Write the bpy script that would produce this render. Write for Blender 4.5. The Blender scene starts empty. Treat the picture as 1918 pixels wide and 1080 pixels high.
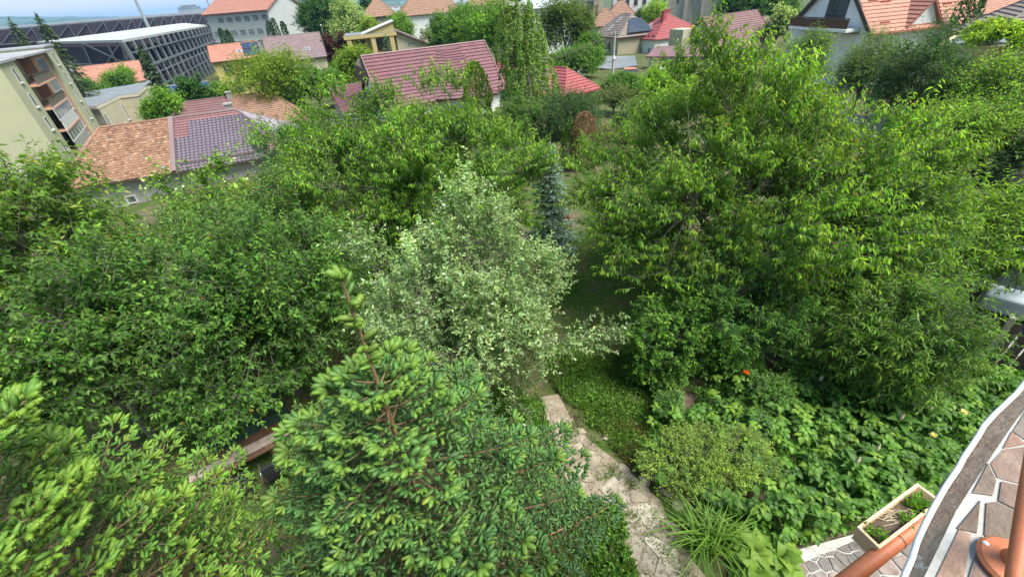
import bpy, math, random
import numpy as np
from mathutils import Matrix, Vector, Quaternion

R = math.radians
C = bpy.context.scene.collection
SC = bpy.context.scene

# ------------------------------------------------------------------ camera
CAM_Z = 8.0
_n = np.array([93.0, 1145.0, 798.0]); _n /= np.linalg.norm(_n)          # world "down" seen by the camera (right, down, forward)
_y = np.array([0, 0, 1.0]) - _n * _n[2]; _y /= np.linalg.norm(_y)
_x = np.cross(_y, -_n)
if _x[0] < 0: _x = -_x
_rows = np.stack([_x, _y, -_n])                                         # world axes in camera terms
cam_d = bpy.data.cameras.new('camera'); cam = bpy.data.objects.new('camera', cam_d); C.objects.link(cam)
cam_d.sensor_fit = 'HORIZONTAL'; cam_d.sensor_width = 36.0; cam_d.lens = 36.0 * 798.0 / 1918.0
cam_d.clip_start = 0.05; cam_d.clip_end = 30000
_m = Matrix.Identity(4)
for i in range(3):
    _m[i][0] = _rows[i][0]; _m[i][1] = -_rows[i][1]; _m[i][2] = -_rows[i][2]
_m[2][3] = CAM_Z
cam.matrix_world = _m
SC.camera = cam

# ------------------------------------------------------------------ light
SUN_EL, SUN_AZ = 60.0, 118.0        # azimuth clockwise from +Y: a veiled sun high on the right, a little behind the camera
world = bpy.data.worlds.new('World'); SC.world = world; world.use_nodes = True
nt = world.node_tree
bg = nt.nodes['Background']; bg.inputs[1].default_value = 0.15
sky = nt.nodes.new('ShaderNodeTexSky'); sky.sky_type = 'NISHITA'; sky.sun_disc = False
sky.sun_elevation = R(SUN_EL); sky.sun_rotation = R(SUN_AZ); sky.air_density = 1.0; sky.dust_density = .15; sky.ozone_density = 1.0
tintn = nt.nodes.new('ShaderNodeMix'); tintn.data_type = 'RGBA'; tintn.blend_type = 'MULTIPLY'; tintn.inputs['Factor'].default_value = 1
nt.links.new(sky.outputs[0], [q for q in tintn.inputs if q.name == 'A' and q.type == 'RGBA'][0]); [q for q in tintn.inputs if q.name == 'B' and q.type == 'RGBA'][0].default_value = (.86, .91, .98, 1)
veil = nt.nodes.new('ShaderNodeMix'); veil.data_type = 'RGBA'; veil.blend_type = 'DARKEN'; veil.inputs['Factor'].default_value = 1      # a thin bright veil of cloud evens the sky out
nt.links.new([q for q in tintn.outputs if q.type == 'RGBA'][0], [q for q in veil.inputs if q.name == 'A' and q.type == 'RGBA'][0]); [q for q in veil.inputs if q.name == 'B' and q.type == 'RGBA'][0].default_value = (2.3, 2.3, 2.3, 1)
nt.links.new([q for q in veil.outputs if q.type == 'RGBA'][0], bg.inputs[0])
sl = bpy.data.lights.new('sun', 'SUN'); sl.energy = 3.1; sl.angle = R(30.0); sl.color = (1.0, 0.95, 0.86)
so = bpy.data.objects.new('sun', sl); C.objects.link(so)
_d = Vector((math.sin(R(SUN_AZ)) * math.cos(R(SUN_EL)), math.cos(R(SUN_AZ)) * math.cos(R(SUN_EL)), math.sin(R(SUN_EL))))
so.rotation_euler = _d.to_track_quat('Z', 'Y').to_euler(); so.location = (0, -20, 40)
SC.view_settings.view_transform = 'Standard'; SC.view_settings.look = 'None'
SC.view_settings.exposure = 1.6; SC.view_settings.gamma = 1.0; SC.view_settings.use_curve_mapping = False
SC.cycles.max_bounces = 9; SC.cycles.diffuse_bounces = 6; SC.cycles.glossy_bounces = 2; SC.cycles.transmission_bounces = 6
SC.cycles.transparent_max_bounces = 4; SC.cycles.caustics_reflective = False; SC.cycles.caustics_refractive = False
SC.cycles.use_denoising = True

# ------------------------------------------------------------------ helpers
ORG = {}                                   # world origin of every object that has children

def empty(name, loc, label=None, cat=None, group=None, kind=None):
    o = bpy.data.objects.new(name, None); C.objects.link(o); o.location = loc; o.empty_display_size = 0.2
    ORG[o.name] = np.array(loc, float); tag(o, label, cat, group, kind); return o

def tag(o, label=None, cat=None, group=None, kind=None):
    if label: o['label'] = label
    if cat: o['category'] = cat
    if group: o['group'] = group
    if kind: o['kind'] = kind
    return o

def org(o): return ORG.get(o.name, np.zeros(3)) if o else np.zeros(3)

def link(name, me, parent=None, origin=None):
    o = bpy.data.objects.new(name, me); C.objects.link(o)
    po = org(parent)
    if origin is not None: o.location = Vector(np.array(origin) - po); ORG[o.name] = np.array(origin, float)
    else: ORG[o.name] = po.copy()
    if parent: o.parent = parent
    return o

def rawmesh(name, V, F, mat, col=None, smooth=False):
    """V (n,3), F (m,k) one polygon size, vertex colours (n,3)"""
    V = np.ascontiguousarray(V, np.float32); F = np.ascontiguousarray(F, np.int32)
    me = bpy.data.meshes.new(name)
    me.vertices.add(len(V)); me.vertices.foreach_set('co', V.ravel())
    k = F.shape[1]
    me.loops.add(F.size); me.loops.foreach_set('vertex_index', F.ravel())
    me.polygons.add(len(F)); me.polygons.foreach_set('loop_start', np.arange(0, F.size, k, dtype=np.int32))
    if smooth: me.polygons.foreach_set('use_smooth', np.ones(len(F), bool))
    me.update(calc_edges=True)
    if col is not None: setcol(me, col)
    if mat: me.materials.append(mat)
    return me

def setcol(me, col):
    a = me.color_attributes.new('Col', 'FLOAT_COLOR', 'POINT')
    c = np.ones((len(me.vertices), 4), np.float32); c[:, :3] = col
    a.data.foreach_set('color', c.ravel())

def mk(name, V, F, mat, parent=None, col=None, smooth=False, kind=None):
    V = np.asarray(V, float) - org(parent)
    o = link(name, rawmesh(name, V, F, mat, col, smooth), parent)
    if kind: o['kind'] = kind
    return o

class MB:
    """collects mixed polygons in world space and links them as one mesh"""
    def __init__(s): s.v = []; s.f = []; s.c = []; s.cc = None
    def add(s, vs, fs):
        b = len(s.v); s.v += [tuple(map(float, v)) for v in vs]; s.f += [tuple(b + i for i in f) for f in fs]
        if s.cc is not None: s.c += [s.cc] * len(vs)
    def box(s, c, hx, hy, hz):
        c, hx, hy, hz = (np.array(q, float) for q in (c, hx, hy, hz))
        vs = [c + a * hx + b * hy + d * hz for d in (-1, 1) for b in (-1, 1) for a in (-1, 1)]
        s.add(vs, [(0, 2, 3, 1), (4, 5, 7, 6), (0, 1, 5, 4), (2, 6, 7, 3), (0, 4, 6, 2), (1, 3, 7, 5)]); return s
    def bar(s, p, q, w, h=None, up=(0, 0, 1)):
        p, q = np.array(p, float), np.array(q, float); d = q - p; l = np.linalg.norm(d); d /= l
        u = np.array(up, float)
        if abs(d @ u) > .95: u = np.array([1.0, 0, 0])
        x = np.cross(d, u); x /= np.linalg.norm(x); y = np.cross(x, d)
        return s.box((p + q) / 2, x * w / 2, d * l / 2, y * (h or w) / 2)
    def tube(s, pts, r, k=8, cap=True):
        pts = [np.array(p, float) for p in pts]; n = len(pts)
        rs = r if isinstance(r, (list, tuple)) else [r] * n
        vs = []; x = None
        for i in range(n):
            d = pts[min(i + 1, n - 1)] - pts[max(i - 1, 0)]; d /= np.linalg.norm(d) + 1e-12
            if x is None:
                a = np.array([0, 0, 1.0]) if abs(d[2]) < .9 else np.array([1.0, 0, 0]); x = np.cross(d, a)
            x = x - d * (x @ d); x /= np.linalg.norm(x); y = np.cross(d, x)
            vs += [pts[i] + rs[i] * (math.cos(2 * math.pi * j / k) * x + math.sin(2 * math.pi * j / k) * y) for j in range(k)]
        fs = [(i * k + j, i * k + (j + 1) % k, (i + 1) * k + (j + 1) % k, (i + 1) * k + j) for i in range(n - 1) for j in range(k)]
        if cap: fs += [tuple(range(k - 1, -1, -1)), tuple((n - 1) * k + j for j in range(k))]
        s.add(vs, fs); return s
    def prism(s, poly, z0, z1):
        """polygon (x,y[,z ignored]) extruded from z0 to z1"""
        n = len(poly)
        a = sum(poly[i][0] * poly[(i + 1) % n][1] - poly[(i + 1) % n][0] * poly[i][1] for i in range(n))
        if a < 0: poly = poly[::-1]
        vs = [(p[0], p[1], z0) for p in poly] + [(p[0], p[1], z1) for p in poly]
        s.add(vs, [tuple(range(n - 1, -1, -1)), tuple(range(n, 2 * n))] + [(i, (i + 1) % n, n + (i + 1) % n, n + i) for i in range(n)]); return s
    def slab(s, poly, th):
        """3D polygon with a thickness along its normal (downwards)"""
        P = [np.array(p, float) for p in poly]; n = len(P)
        nn = np.zeros(3)
        for i in range(n): nn += np.cross(P[i], P[(i + 1) % n])
        nn /= np.linalg.norm(nn)
        if nn[2] < 0: P = P[::-1]; nn = -nn
        vs = P + [p - nn * th for p in P]
        s.add(vs, [tuple(range(n)), tuple(range(2 * n - 1, n - 1, -1))] + [(i, n + i, n + (i + 1) % n, (i + 1) % n) for i in range(n)]); return s
    def lathe(s, c, prof, k=20, axis=(0, 0, 1)):
        c = np.array(c, float); d = np.array(axis, float); d /= np.linalg.norm(d)
        a = np.array([0, 0, 1.0]) if abs(d[2]) < .9 else np.array([1.0, 0, 0]); x = np.cross(d, a); x /= np.linalg.norm(x); y = np.cross(d, x)
        vs = [c + d * h + r * (math.cos(2 * math.pi * j / k) * x + math.sin(2 * math.pi * j / k) * y) for r, h in prof for j in range(k)]
        n = len(prof)
        s.add(vs, [(i * k + j, i * k + (j + 1) % k, (i + 1) * k + (j + 1) % k, (i + 1) * k + j) for i in range(n - 1) for j in range(k)]
              + [tuple(range(k - 1, -1, -1)), tuple((n - 1) * k + j for j in range(k))]); return s
    def build(s, name, mat, parent=None, smooth=False, kind=None, bevel=0):
        me = bpy.data.meshes.new(name); po = org(parent)
        me.from_pydata((np.array(s.v) - po).tolist(), [], s.f); me.update()
        if s.c: setcol(me, np.array(s.c))
        if smooth: me.polygons.foreach_set('use_smooth', np.ones(len(me.polygons), bool))
        if mat: me.materials.append(mat)
        o = link(name, me, parent)
        if kind: o['kind'] = kind
        if bevel:
            b = o.modifiers.new('bevel', 'BEVEL'); b.width = bevel; b.segments = 2; b.limit_method = 'ANGLE'; b.angle_limit = R(40)
        return o

# ------------------------------------------------------------------ materials
MATS = {}
def mat(name, c1, c2=None, rough=.8, scale=4.0, detail=6, bump=0.0, bscale=None, spec=.3, metal=0.0, vcol=False, fac=(.35, .65), c3=None, c3scale=.6, c3fac=(.55, .7), coords='Object'):
    m = bpy.data.materials.new(name); m.use_nodes = True; n = m.node_tree; p = n.nodes['Principled BSDF']
    p.inputs['Roughness'].default_value = rough; p.inputs['Metallic'].default_value = metal; p.inputs['Specular IOR Level'].default_value = spec
    tc = n.nodes.new('ShaderNodeTexCoord')
    def noise(sc, dt=6):
        t = n.nodes.new('ShaderNodeTexNoise'); t.inputs['Scale'].default_value = sc; t.inputs['Detail'].default_value = dt
        t.inputs['Roughness'].default_value = .65
        n.links.new(tc.outputs[coords], t.inputs['Vector']); return t
    def ramp(src, lo, hi):
        r = n.nodes.new('ShaderNodeMapRange'); r.inputs['From Min'].default_value = lo; r.inputs['From Max'].default_value = hi
        n.links.new(src, r.inputs['Value']); return r.outputs[0]
    def mix(fa, a, b, bt='MIX'):
        x = n.nodes.new('ShaderNodeMix'); x.data_type = 'RGBA'; x.blend_type = bt
        if hasattr(fa, 'links') or not isinstance(fa, (int, float)): n.links.new(fa, x.inputs['Factor'])
        else: x.inputs['Factor'].default_value = fa
        for s, v in (('A', a), ('B', b)):
            i = [q for q in x.inputs if q.name == s and q.type == 'RGBA'][0]
            if isinstance(v, tuple): i.default_value = (*v, 1)
            else: n.links.new(v, i)
        return [q for q in x.outputs if q.type == 'RGBA'][0]
    if vcol:
        at = n.nodes.new('ShaderNodeAttribute'); at.attribute_name = 'Col'; base = at.outputs['Color']
        if c2: base = mix(ramp(noise(scale, detail).outputs[0], *fac), base, mix(1.0, base, c2, 'MULTIPLY'))
    else:
        base = c1 if not c2 else mix(ramp(noise(scale, detail).outputs[0], *fac), c1, c2)
    if c3: base = mix(ramp(noise(c3scale, 5).outputs[0], *c3fac), base, c3)
    if isinstance(base, tuple): p.inputs['Base Color'].default_value = (*base, 1)
    else: n.links.new(base, p.inputs['Base Color'])
    if bump:
        b = n.nodes.new('ShaderNodeBump'); b.inputs['Strength'].default_value = bump; b.inputs['Distance'].default_value = .02
        n.links.new(noise(bscale or scale * 3, 8).outputs[0], b.inputs['Height']); n.links.new(b.outputs[0], p.inputs['Normal'])
    MATS[name] = m; return m

def leafmat(name, rough=.48, spec=.27, trans=.46, tint=(1.3, 1.3, .6)):
    m = bpy.data.materials.new(name); m.use_nodes = True; n = m.node_tree; p = n.nodes['Principled BSDF']
    p.inputs['Roughness'].default_value = rough; p.inputs['Specular IOR Level'].default_value = spec
    at = n.nodes.new('ShaderNodeAttribute'); at.attribute_name = 'Col'
    n.links.new(at.outputs['Color'], p.inputs['Base Color'])
    x = n.nodes.new('ShaderNodeMix'); x.data_type = 'RGBA'; x.blend_type = 'MULTIPLY'; x.inputs['Factor'].default_value = 1
    ia = [q for q in x.inputs if q.name == 'A' and q.type == 'RGBA'][0]; ib = [q for q in x.inputs if q.name == 'B' and q.type == 'RGBA'][0]
    n.links.new(at.outputs['Color'], ia); ib.default_value = (*tint, 1)
    t = n.nodes.new('ShaderNodeBsdfTranslucent'); n.links.new([q for q in x.outputs if q.type == 'RGBA'][0], t.inputs['Color'])
    ms = n.nodes.new('ShaderNodeMixShader'); ms.inputs[0].default_value = trans
    n.links.new(p.outputs[0], ms.inputs[1]); n.links.new(t.outputs[0], ms.inputs[2])
    n.links.new(ms.outputs[0], n.nodes['Material Output'].inputs['Surface'])
    MATS[name] = m; return m

LEAF = leafmat('leaf'); NEEDLE = leafmat('needle', rough=.5, spec=.35, trans=.2, tint=(1.2, 1.2, .5))
GRASSM = leafmat('grass_blade', rough=.5, spec=.3, trans=.3)
BARK = mat('bark', (.075, .055, .04), (.16, .13, .1), .9, 14, bump=.6)
BARK_GREY = mat('bark_grey', (.075, .065, .055), (.17, .155, .135), .9, 10, bump=.5)
BARK_BIRCH = mat('bark_birch', (.62, .6, .55), (.12, .1, .09), .8, 5, fac=(.58, .7))
TWIG = mat('spruce_twig', (.13, .08, .04), (.22, .15, .08), .8, 30)
GROUND = None

def T(x, y):
    """height of the terrain: level garden, then falling away with the distance, more steeply to the left"""
    d = np.hypot(x, y); az = np.degrees(np.arctan2(x, np.maximum(y, 1e-3)))
    s = .045 + .05 * np.clip((-az - 18) / 25, 0, 1)
    z = -np.maximum(0, d - 17) * s
    z = np.where(z < -9, -9 - 6 * (1 - np.exp((z + 9) / 6)), z)
    return z
def Tz(x, y): return float(T(np.array(x, float), np.array(y, float)))

def unit(v): v = np.asarray(v, float); return v / (np.linalg.norm(v, axis=-1, keepdims=True) + 1e-12)

# ------------------------------------------------------------------ foliage
def leaves(P, D, L, W, rng, col, style=4, up=1.0, jit=.45, curl=.25, fold=.18):
    """one folded, drooping leaf per row: base P, direction D, length L, width W, colour col"""
    n = len(P); D = unit(D)
    U = np.zeros((n, 3)); U[:, 2] = up; U += rng.normal(0, jit, (n, 3))
    S = unit(np.cross(D, U)); N = unit(np.cross(S, D))
    L = np.broadcast_to(np.asarray(L, float), (n,))[:, None]; W = np.broadcast_to(np.asarray(W, float), (n,))[:, None]
    tip = P + D * L - N * L * curl
    if style == 2:
        q = P + D * L * .45 + N * W * fold
        V = np.stack([P, q + S * W / 2, tip, q - S * W / 2], 1).reshape(-1, 3)
        f = np.array([[0, 1, 2], [0, 2, 3]])
        m = 4
    else:
        mid = P + D * L * .52 - N * L * curl * .12 - N * W * fold * .4
        q = P + D * L * .42 + N * W * fold
        V = np.stack([P, q + S * W / 2, mid, tip, q - S * W / 2], 1).reshape(-1, 3)
        f = np.array([[0, 1, 2], [1, 3, 2], [0, 2, 4], [2, 3, 4]])
        m = 5
    F = (np.arange(n)[:, None, None] * m + f[None]).reshape(-1, 3)
    return V, F, np.repeat(col, m, 0)

def segs(A, B, ra, rb, k=3):
    A, B = np.asarray(A, float), np.asarray(B, float); n = len(A); d = unit(B - A)
    a = np.where(np.abs(d[:, 2:3]) < .9, np.array([[0, 0, 1.0]]), np.array([[1.0, 0, 0]]))
    x = unit(np.cross(d, a)); y = np.cross(d, x)
    ra = np.broadcast_to(np.asarray(ra, float), (n,))[:, None]; rb = np.broadcast_to(np.asarray(rb, float), (n,))[:, None]
    vs = []
    for j in range(k):
        c, s = math.cos(2 * math.pi * j / k), math.sin(2 * math.pi * j / k)
        vs.append(A + ra * (c * x + s * y))
    for j in range(k):
        c, s = math.cos(2 * math.pi * j / k), math.sin(2 * math.pi * j / k)
        vs.append(B + rb * (c * x + s * y))
    V = np.stack(vs, 1).reshape(-1, 3)
    f = np.array([[j, (j + 1) % k, k + (j + 1) % k, k + j] for j in range(k)])
    return V, (np.arange(n)[:, None, None] * (2 * k) + f[None]).reshape(-1, 4)

def cat(parts):
    V = []; F = []; Cc = []; b = 0
    for p in parts:
        V.append(p[0]); F.append(p[1] + b); b += len(p[0])
        if len(p) > 2: Cc.append(p[2])
    return np.concatenate(V), np.concatenate(F), (np.concatenate(Cc) if Cc else None)

def bez(a, b, c, n):
    t = np.linspace(0, 1, n)[:, None]
    return (1 - t) ** 2 * a + 2 * t * (1 - t) * b + t * t * c

def polyline(pts, r0, r1, k):
    n = len(pts); r = np.linspace(r0, r1, n)
    return segs(pts[:-1], pts[1:], r[:-1], r[1:], k)

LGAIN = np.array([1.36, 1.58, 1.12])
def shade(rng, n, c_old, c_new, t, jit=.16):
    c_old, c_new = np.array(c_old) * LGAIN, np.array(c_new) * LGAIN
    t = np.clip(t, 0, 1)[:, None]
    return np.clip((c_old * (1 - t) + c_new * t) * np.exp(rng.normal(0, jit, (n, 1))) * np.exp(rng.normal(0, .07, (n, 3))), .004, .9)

def crown_clumps(rng, n, c, rad, zlow=-.55, inner=.22, lump=.16):
    d = unit(rng.normal(size=(n * 3, 3))); d = d[d[:, 2] > zlow][:n]; n = len(d)
    az = np.arctan2(d[:, 1], d[:, 0]); ph = rng.uniform(0, 6.3, 4)
    f = 1 + lump * np.sin(2 * az + ph[0] + 1.5 * d[:, 2]) + lump * .8 * np.sin(5 * az + ph[1] + 3 * d[:, 2]) + lump * .6 * np.sin(4 * d[:, 2] * 2 + ph[2] + 3 * az)
    r = np.where(rng.random(n) < inner, rng.uniform(.3, .7, n), rng.uniform(.8, 1.0, n)) * f
    return np.array(c) + d * r[:, None] * np.array(rad)

def broadleaf(name, label, catg, base, c, rad, ncl, rcl, nsh, nlf, lL, lW, c_old, c_new, group=None, seed=0, droop=.5, style=2, bark=None, trunk_r=.12,
              zlow=-.55, tipcol=None, tipfrac=.0, upb=.25, twigs=True, hang=0.0, stems=1, jit=.45, newpow=1.6, lump=.16, inner=.22, leafmat_=None, spots=None, extra=None, cut=None, flat=1.0):
    """a tree or shrub: tapered trunk, limbs to every clump, leafy shoots in every clump.  Parts: trunk, crown."""
    rng = np.random.default_rng(seed + 11)
    bz = Tz(*base) if len(base) == 2 else base[2]
    b0 = np.array([base[0], base[1], bz - .05]); c = np.array(c, float); rad = np.array(rad, float)
    root = empty(name, (base[0], base[1], bz), label, catg, group)
    K = crown_clumps(rng, ncl, c, np.maximum(rad - rcl * .75, rad * .5), zlow, inner, lump)
    if extra is not None: K = np.concatenate([K, np.array(extra, float)])
    if cut is not None: K = K[~cut(K)]
    n = len(K)
    K[:, 2] = np.maximum(K[:, 2], bz + .15)
    # wood: primary limbs, then one branch per clump
    wood = []
    fork = b0 + (c - b0) * np.array([.55, .55, .45]); fork[2] = min(fork[2], c[2] - .35 * rad[2])
    fork[2] = max(fork[2], bz + .1)
    npri = max(3, min(9, n // 8))
    pri = K[rng.choice(n, npri, replace=False)]
    limbs = []
    for s in range(stems):
        o = b0 + np.array([rng.normal(0, .12), rng.normal(0, .12), 0]) * (stems > 1)
        wood.append(polyline(bez(o, (o + fork) / 2 + rng.normal(0, .08, 3), fork + (rng.normal(0, .2, 3) if stems > 1 else 0), 5), trunk_r, trunk_r * .75, 7))
    for p in pri:
        e = fork + (p - fork) * .8
        m = fork + (p - fork) * .4 + np.array([0, 0, .12 * np.linalg.norm(p - fork)])
        pts = bez(fork, m, e, 7); limbs.append(pts); wood.append(polyline(pts, trunk_r * .6, trunk_r * .2, 6))
    top = bez(fork, (fork + c) / 2, c + np.array([0, 0, rad[2] * .6]), 7); limbs.append(top); wood.append(polyline(top, trunk_r * .65, trunk_r * .12, 6))
    LP = np.concatenate([np.stack([l[0] + 0 * l[0]] * 0 + [l[j] * (1 - f) + l[j + 1] * f for j in range(len(l) - 1) for f in (0, .25, .5, .75)]) for l in limbs])
    for p in K:
        dd = np.linalg.norm(LP - p, axis=1) + .6 * np.maximum(0, np.linalg.norm(LP - c, axis=1) - np.linalg.norm(p - c))
        q = LP[rng.choice(np.argsort(dd)[:6])]
        pts = bez(q, (q + p) / 2 + np.array([0, 0, .1 * np.linalg.norm(p - q)]), p, 4)
        wood.append(polyline(pts, trunk_r * .085 + .004, .004, 4))
    # shoots
    N = n * nsh; kc = np.repeat(K, nsh, 0)
    out = unit((kc - c) / rad)
    sd = unit(out * .75 + rng.normal(0, .75, (N, 3)) * np.array([1, 1, flat]) + np.array([0, 0, upb]))
    sl_ = rcl * rng.uniform(.55, 1.25, N)
    sb = kc + rng.normal(0, rcl * .28, (N, 3)) * np.array([1, 1, flat]); 
    se = sb + sd * sl_[:, None]; se[:, 2] -= hang * sl_ * 1.0
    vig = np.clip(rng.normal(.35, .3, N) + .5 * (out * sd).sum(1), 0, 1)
    if twigs:
        w = segs(sb, se, .0032 + .00022 * lL * 100, .002, 3); wood.append(w)
    # leaves along the outer part of each shoot
    t = np.tile((np.arange(nlf) + .5) / nlf, N) * .85 + .15 + rng.normal(0, .03, N * nlf)
    si = np.repeat(np.arange(N), nlf)
    P = sb[si] + (se - sb)[si] * t[:, None]
    d = unit((se - sb))[si]
    a = np.tile(np.arange(nlf) * 2.4, N) + np.repeat(rng.uniform(0, 6.3, N), nlf)
    rx = unit(np.cross(d, rng.normal(size=3) * .01 + np.array([.1, .2, 1.0]))); ry = np.cross(d, rx)
    lat = rx * np.cos(a)[:, None] + ry * np.sin(a)[:, None]
    D = unit(lat * .8 + d * (.35 + .5 * t[:, None]) + np.array([0, 0, -droop]) + rng.normal(0, .18, (len(P), 3)))
    sz = rng.uniform(.5, 1.25, len(P)) * (1 - .25 * np.clip(t - .85, 0, 1) * 4)
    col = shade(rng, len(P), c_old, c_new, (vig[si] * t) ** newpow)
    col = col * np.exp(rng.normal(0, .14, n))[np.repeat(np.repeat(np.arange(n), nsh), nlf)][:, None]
    if tipcol is not None:
        k = (t > .82) & (rng.random(len(P)) < tipfrac) & (vig[si] > .35)
        col[k] = shade(rng, int(k.sum()), tipcol, tipcol, np.zeros(int(k.sum())))
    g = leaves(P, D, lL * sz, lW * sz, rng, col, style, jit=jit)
    parts = [g]
    if spots is not None:                                  # blossom heads, cherries ...
        frac, scol, sr = spots
        k = rng.random(N) < frac
        m = int(k.sum())
        if m:
            for rep in range(4):
                pp = se[k] + rng.normal(0, sr * 1.2, (m, 3))
                parts.append(leaves(pp, rng.normal(size=(m, 3)), sr * 1.3, sr * 1.3, rng, shade(rng, m, scol, scol, np.zeros(m)), 2))
    V, F, cc = cat(parts)
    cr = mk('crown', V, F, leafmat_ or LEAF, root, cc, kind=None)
    V, F, _ = cat(wood)
    mk('trunk', V, F, bark or BARK_GREY, root)
    return root

def weeping(name, label, base, top, rad, nst, lL, c_old, c_new, seed=0, bark=None):
    """birch: white trunk and hanging leafy strands"""
    rng = np.random.default_rng(seed); bz = Tz(*base); root = empty(name, (*base, bz), label, 'tree')
    b0 = np.array([*base, bz]); tp = np.array(top, float); wood = []
    wood.append(polyline(bez(b0, (b0 + tp) / 2 + np.array([.15, 0, 0]), tp, 10), .13, .02, 7))
    P = []; D = []; tt = []
    for i in range(nst):
        h = rng.uniform(.12, 1.0) ** .75; a = rng.uniform(0, 6.3); q = b0 + (tp - b0) * h
        rr = rad * rng.uniform(.25, 1.0) * (1.12 - h) ** .45
        e = q + np.array([math.cos(a) * rr, math.sin(a) * rr, rr * .35])
        hl = rng.uniform(.5, 1.9) * (.4 + .6 * (1 - h * .4))
        dn = e + np.array([math.cos(a) * .25, math.sin(a) * .25, -hl])
        arc = bez(q, (q + e) / 2 + np.array([0, 0, rr * .3]), e, 4); wood.append(polyline(arc, .02, .008, 3))
        hp = bez(e, e + np.array([math.cos(a) * .2, math.sin(a) * .2, .05]), dn, 12); wood.append(polyline(hp, .006, .002, 3))
        m = int(26 * hl) + 12
        t = rng.uniform(0, 1, m); idx = np.minimum((t * 11).astype(int), 10); fr = t * 11 - idx
        pp = hp[idx] * (1 - fr[:, None]) + hp[idx + 1] * fr[:, None]
        P.append(pp + rng.normal(0, .05, pp.shape)); D.append(np.array([0, 0, -.8]) + rng.normal(0, .6, pp.shape)); tt.append(t)
    P = np.concatenate(P); D = np.concatenate(D); tt = np.concatenate(tt)
    V, F, cc = leaves(P, D, lL * rng.uniform(.7, 1.2, len(P)), lL * .7, rng, shade(rng, len(P), c_old, c_new, tt), 2)
    mk('crown', V, F, LEAF, root, cc)
    V, F, _ = cat(wood); mk('trunk', V, F, bark or BARK_BIRCH, root)
    return root

def conifer(name, label, base, h, r, nwh, nbr, lL, lW, c_old, c_new, seed=0, group=None, lean=(0, 0), power=1.0, droop=.25, zlow=.06, bare=0.0, gap=0.0, perbr=34):
    """a whorled conifer made of needle sprays"""
    rng = np.random.default_rng(seed); bz = Tz(*base) if len(base) == 2 else base[2]
    root = empty(name, (base[0], base[1], bz), label, 'tree', group)
    b0 = np.array([base[0], base[1], bz]); tp = b0 + np.array([lean[0], lean[1], h])
    wood = [polyline(np.stack([b0, tp]), .03 * h * .6, .01, 6)]
    P = []; D = []; tt = []
    for w in range(nwh):
        f = zlow + (1 - zlow) * (w / nwh) ** .9
        rr = r * (1 - f) ** power * rng.uniform(.8, 1.1) + .03 * r
        for k in range(nbr):
            if rng.random() < gap: continue
            a = 6.283 * k / nbr + w * 1.3 + rng.uniform(-.35, .35); L = rr * rng.uniform(.7, 1.12)
            q = b0 + (tp - b0) * (f + rng.normal(0, .012)); o = np.array([math.cos(a), math.sin(a), 0])
            e = q + o * L + np.array([0, 0, -droop * L + .06 * h * (1 - f) * 0])
            mid = (q + e) / 2 + np.array([0, 0, -.06 * L])
            br = bez(q, mid, e, 6); wood.append(polyline(br, .012 * h * .25, .004, 3))
            m = max(6, int(perbr * (L / max(r, 1e-3)) + 6))
            t = rng.uniform(bare, 1, m) ** .8
            pp = (1 - t[:, None]) ** 2 * q + 2 * t[:, None] * (1 - t[:, None]) * mid + t[:, None] ** 2 * e
            sw = np.array([-o[1], o[0], 0]); side = rng.choice([-1, 1], m)[:, None]
            wd = .42 * L * (1 - t[:, None] * .75) * rng.random((m, 1))
            pp = pp + sw * side * wd - np.array([0, 0, 1]) * wd * .25
            P.append(pp); D.append(o * .7 + sw * side * .55 + np.array([0, 0, -droop * .8]) + rng.normal(0, .22, (m, 3))); tt.append(t)
    m = 30; P.append(tp - np.array([0, 0, 1]) * rng.uniform(0, .1 * h, (m, 1))); D.append(rng.normal(0, .5, (m, 3)) + np.array([0, 0, .9])); tt.append(np.ones(m))
    P = np.concatenate(P); D = np.concatenate(D); tt = np.concatenate(tt)
    sz = rng.uniform(.7, 1.25, len(P))
    V, F, cc = leaves(P, D, lL * sz, lW * sz, rng, shade(rng, len(P), c_old, c_new, tt ** 2 * rng.random(len(P)) * 1.2, .2), 2, curl=.1)
    mk('crown', V, F, NEEDLE, root, cc); V, F, _ = cat(wood); mk('trunk', V, F, BARK, root)
    return root

def thuja(name, label, base, h, r, n, lL, c_old, c_new, seed=0, group=None, tip=.6, catg='tree'):
    """a columnar evergreen of upright flat sprays"""
    rng = np.random.default_rng(seed); bz = Tz(*base) if len(base) == 2 else base[2]
    root = empty(name, (base[0], base[1], bz), label, catg, group)
    f = rng.uniform(0, 1, n); a = rng.uniform(0, 6.283, n)
    prof = np.minimum(1, (f / .12 + .35)) * np.where(f > tip, np.sqrt(np.clip(1 - ((f - tip) / (1 - tip)) ** 2, 0, 1)), 1)
    lum = 1 + .14 * np.sin(3 * a + 9 * f + seed) + .1 * np.sin(7 * a - 14 * f)
    rr = r * prof * lum * np.where(rng.random(n) < .3, rng.uniform(.5, .9, n), rng.uniform(.9, 1.02, n))
    o = np.stack([np.cos(a), np.sin(a), np.zeros(n)], 1)
    P = np.array([base[0], base[1], bz]) + o * rr[:, None] + np.array([0, 0, 1]) * (f * h * .96)[:, None]
    D = o * .45 + np.array([0, 0, .9]) + rng.normal(0, .25, (n, 3))
    V, F, cc = leaves(P, D, lL * rng.uniform(.7, 1.3, n), lL * .55, rng, shade(rng, n, c_old, c_new, rng.random(n) ** 2), 2, up=.1, jit=1.0, curl=.05)
    mk('crown', V, F, NEEDLE, root, cc)
    V, F = polyline(np.array([[base[0], base[1], bz - .05], [base[0], base[1], bz + h * .85]]), r * .16, .01, 6); mk('trunk', V, F, BARK, root)
    return root

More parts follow.
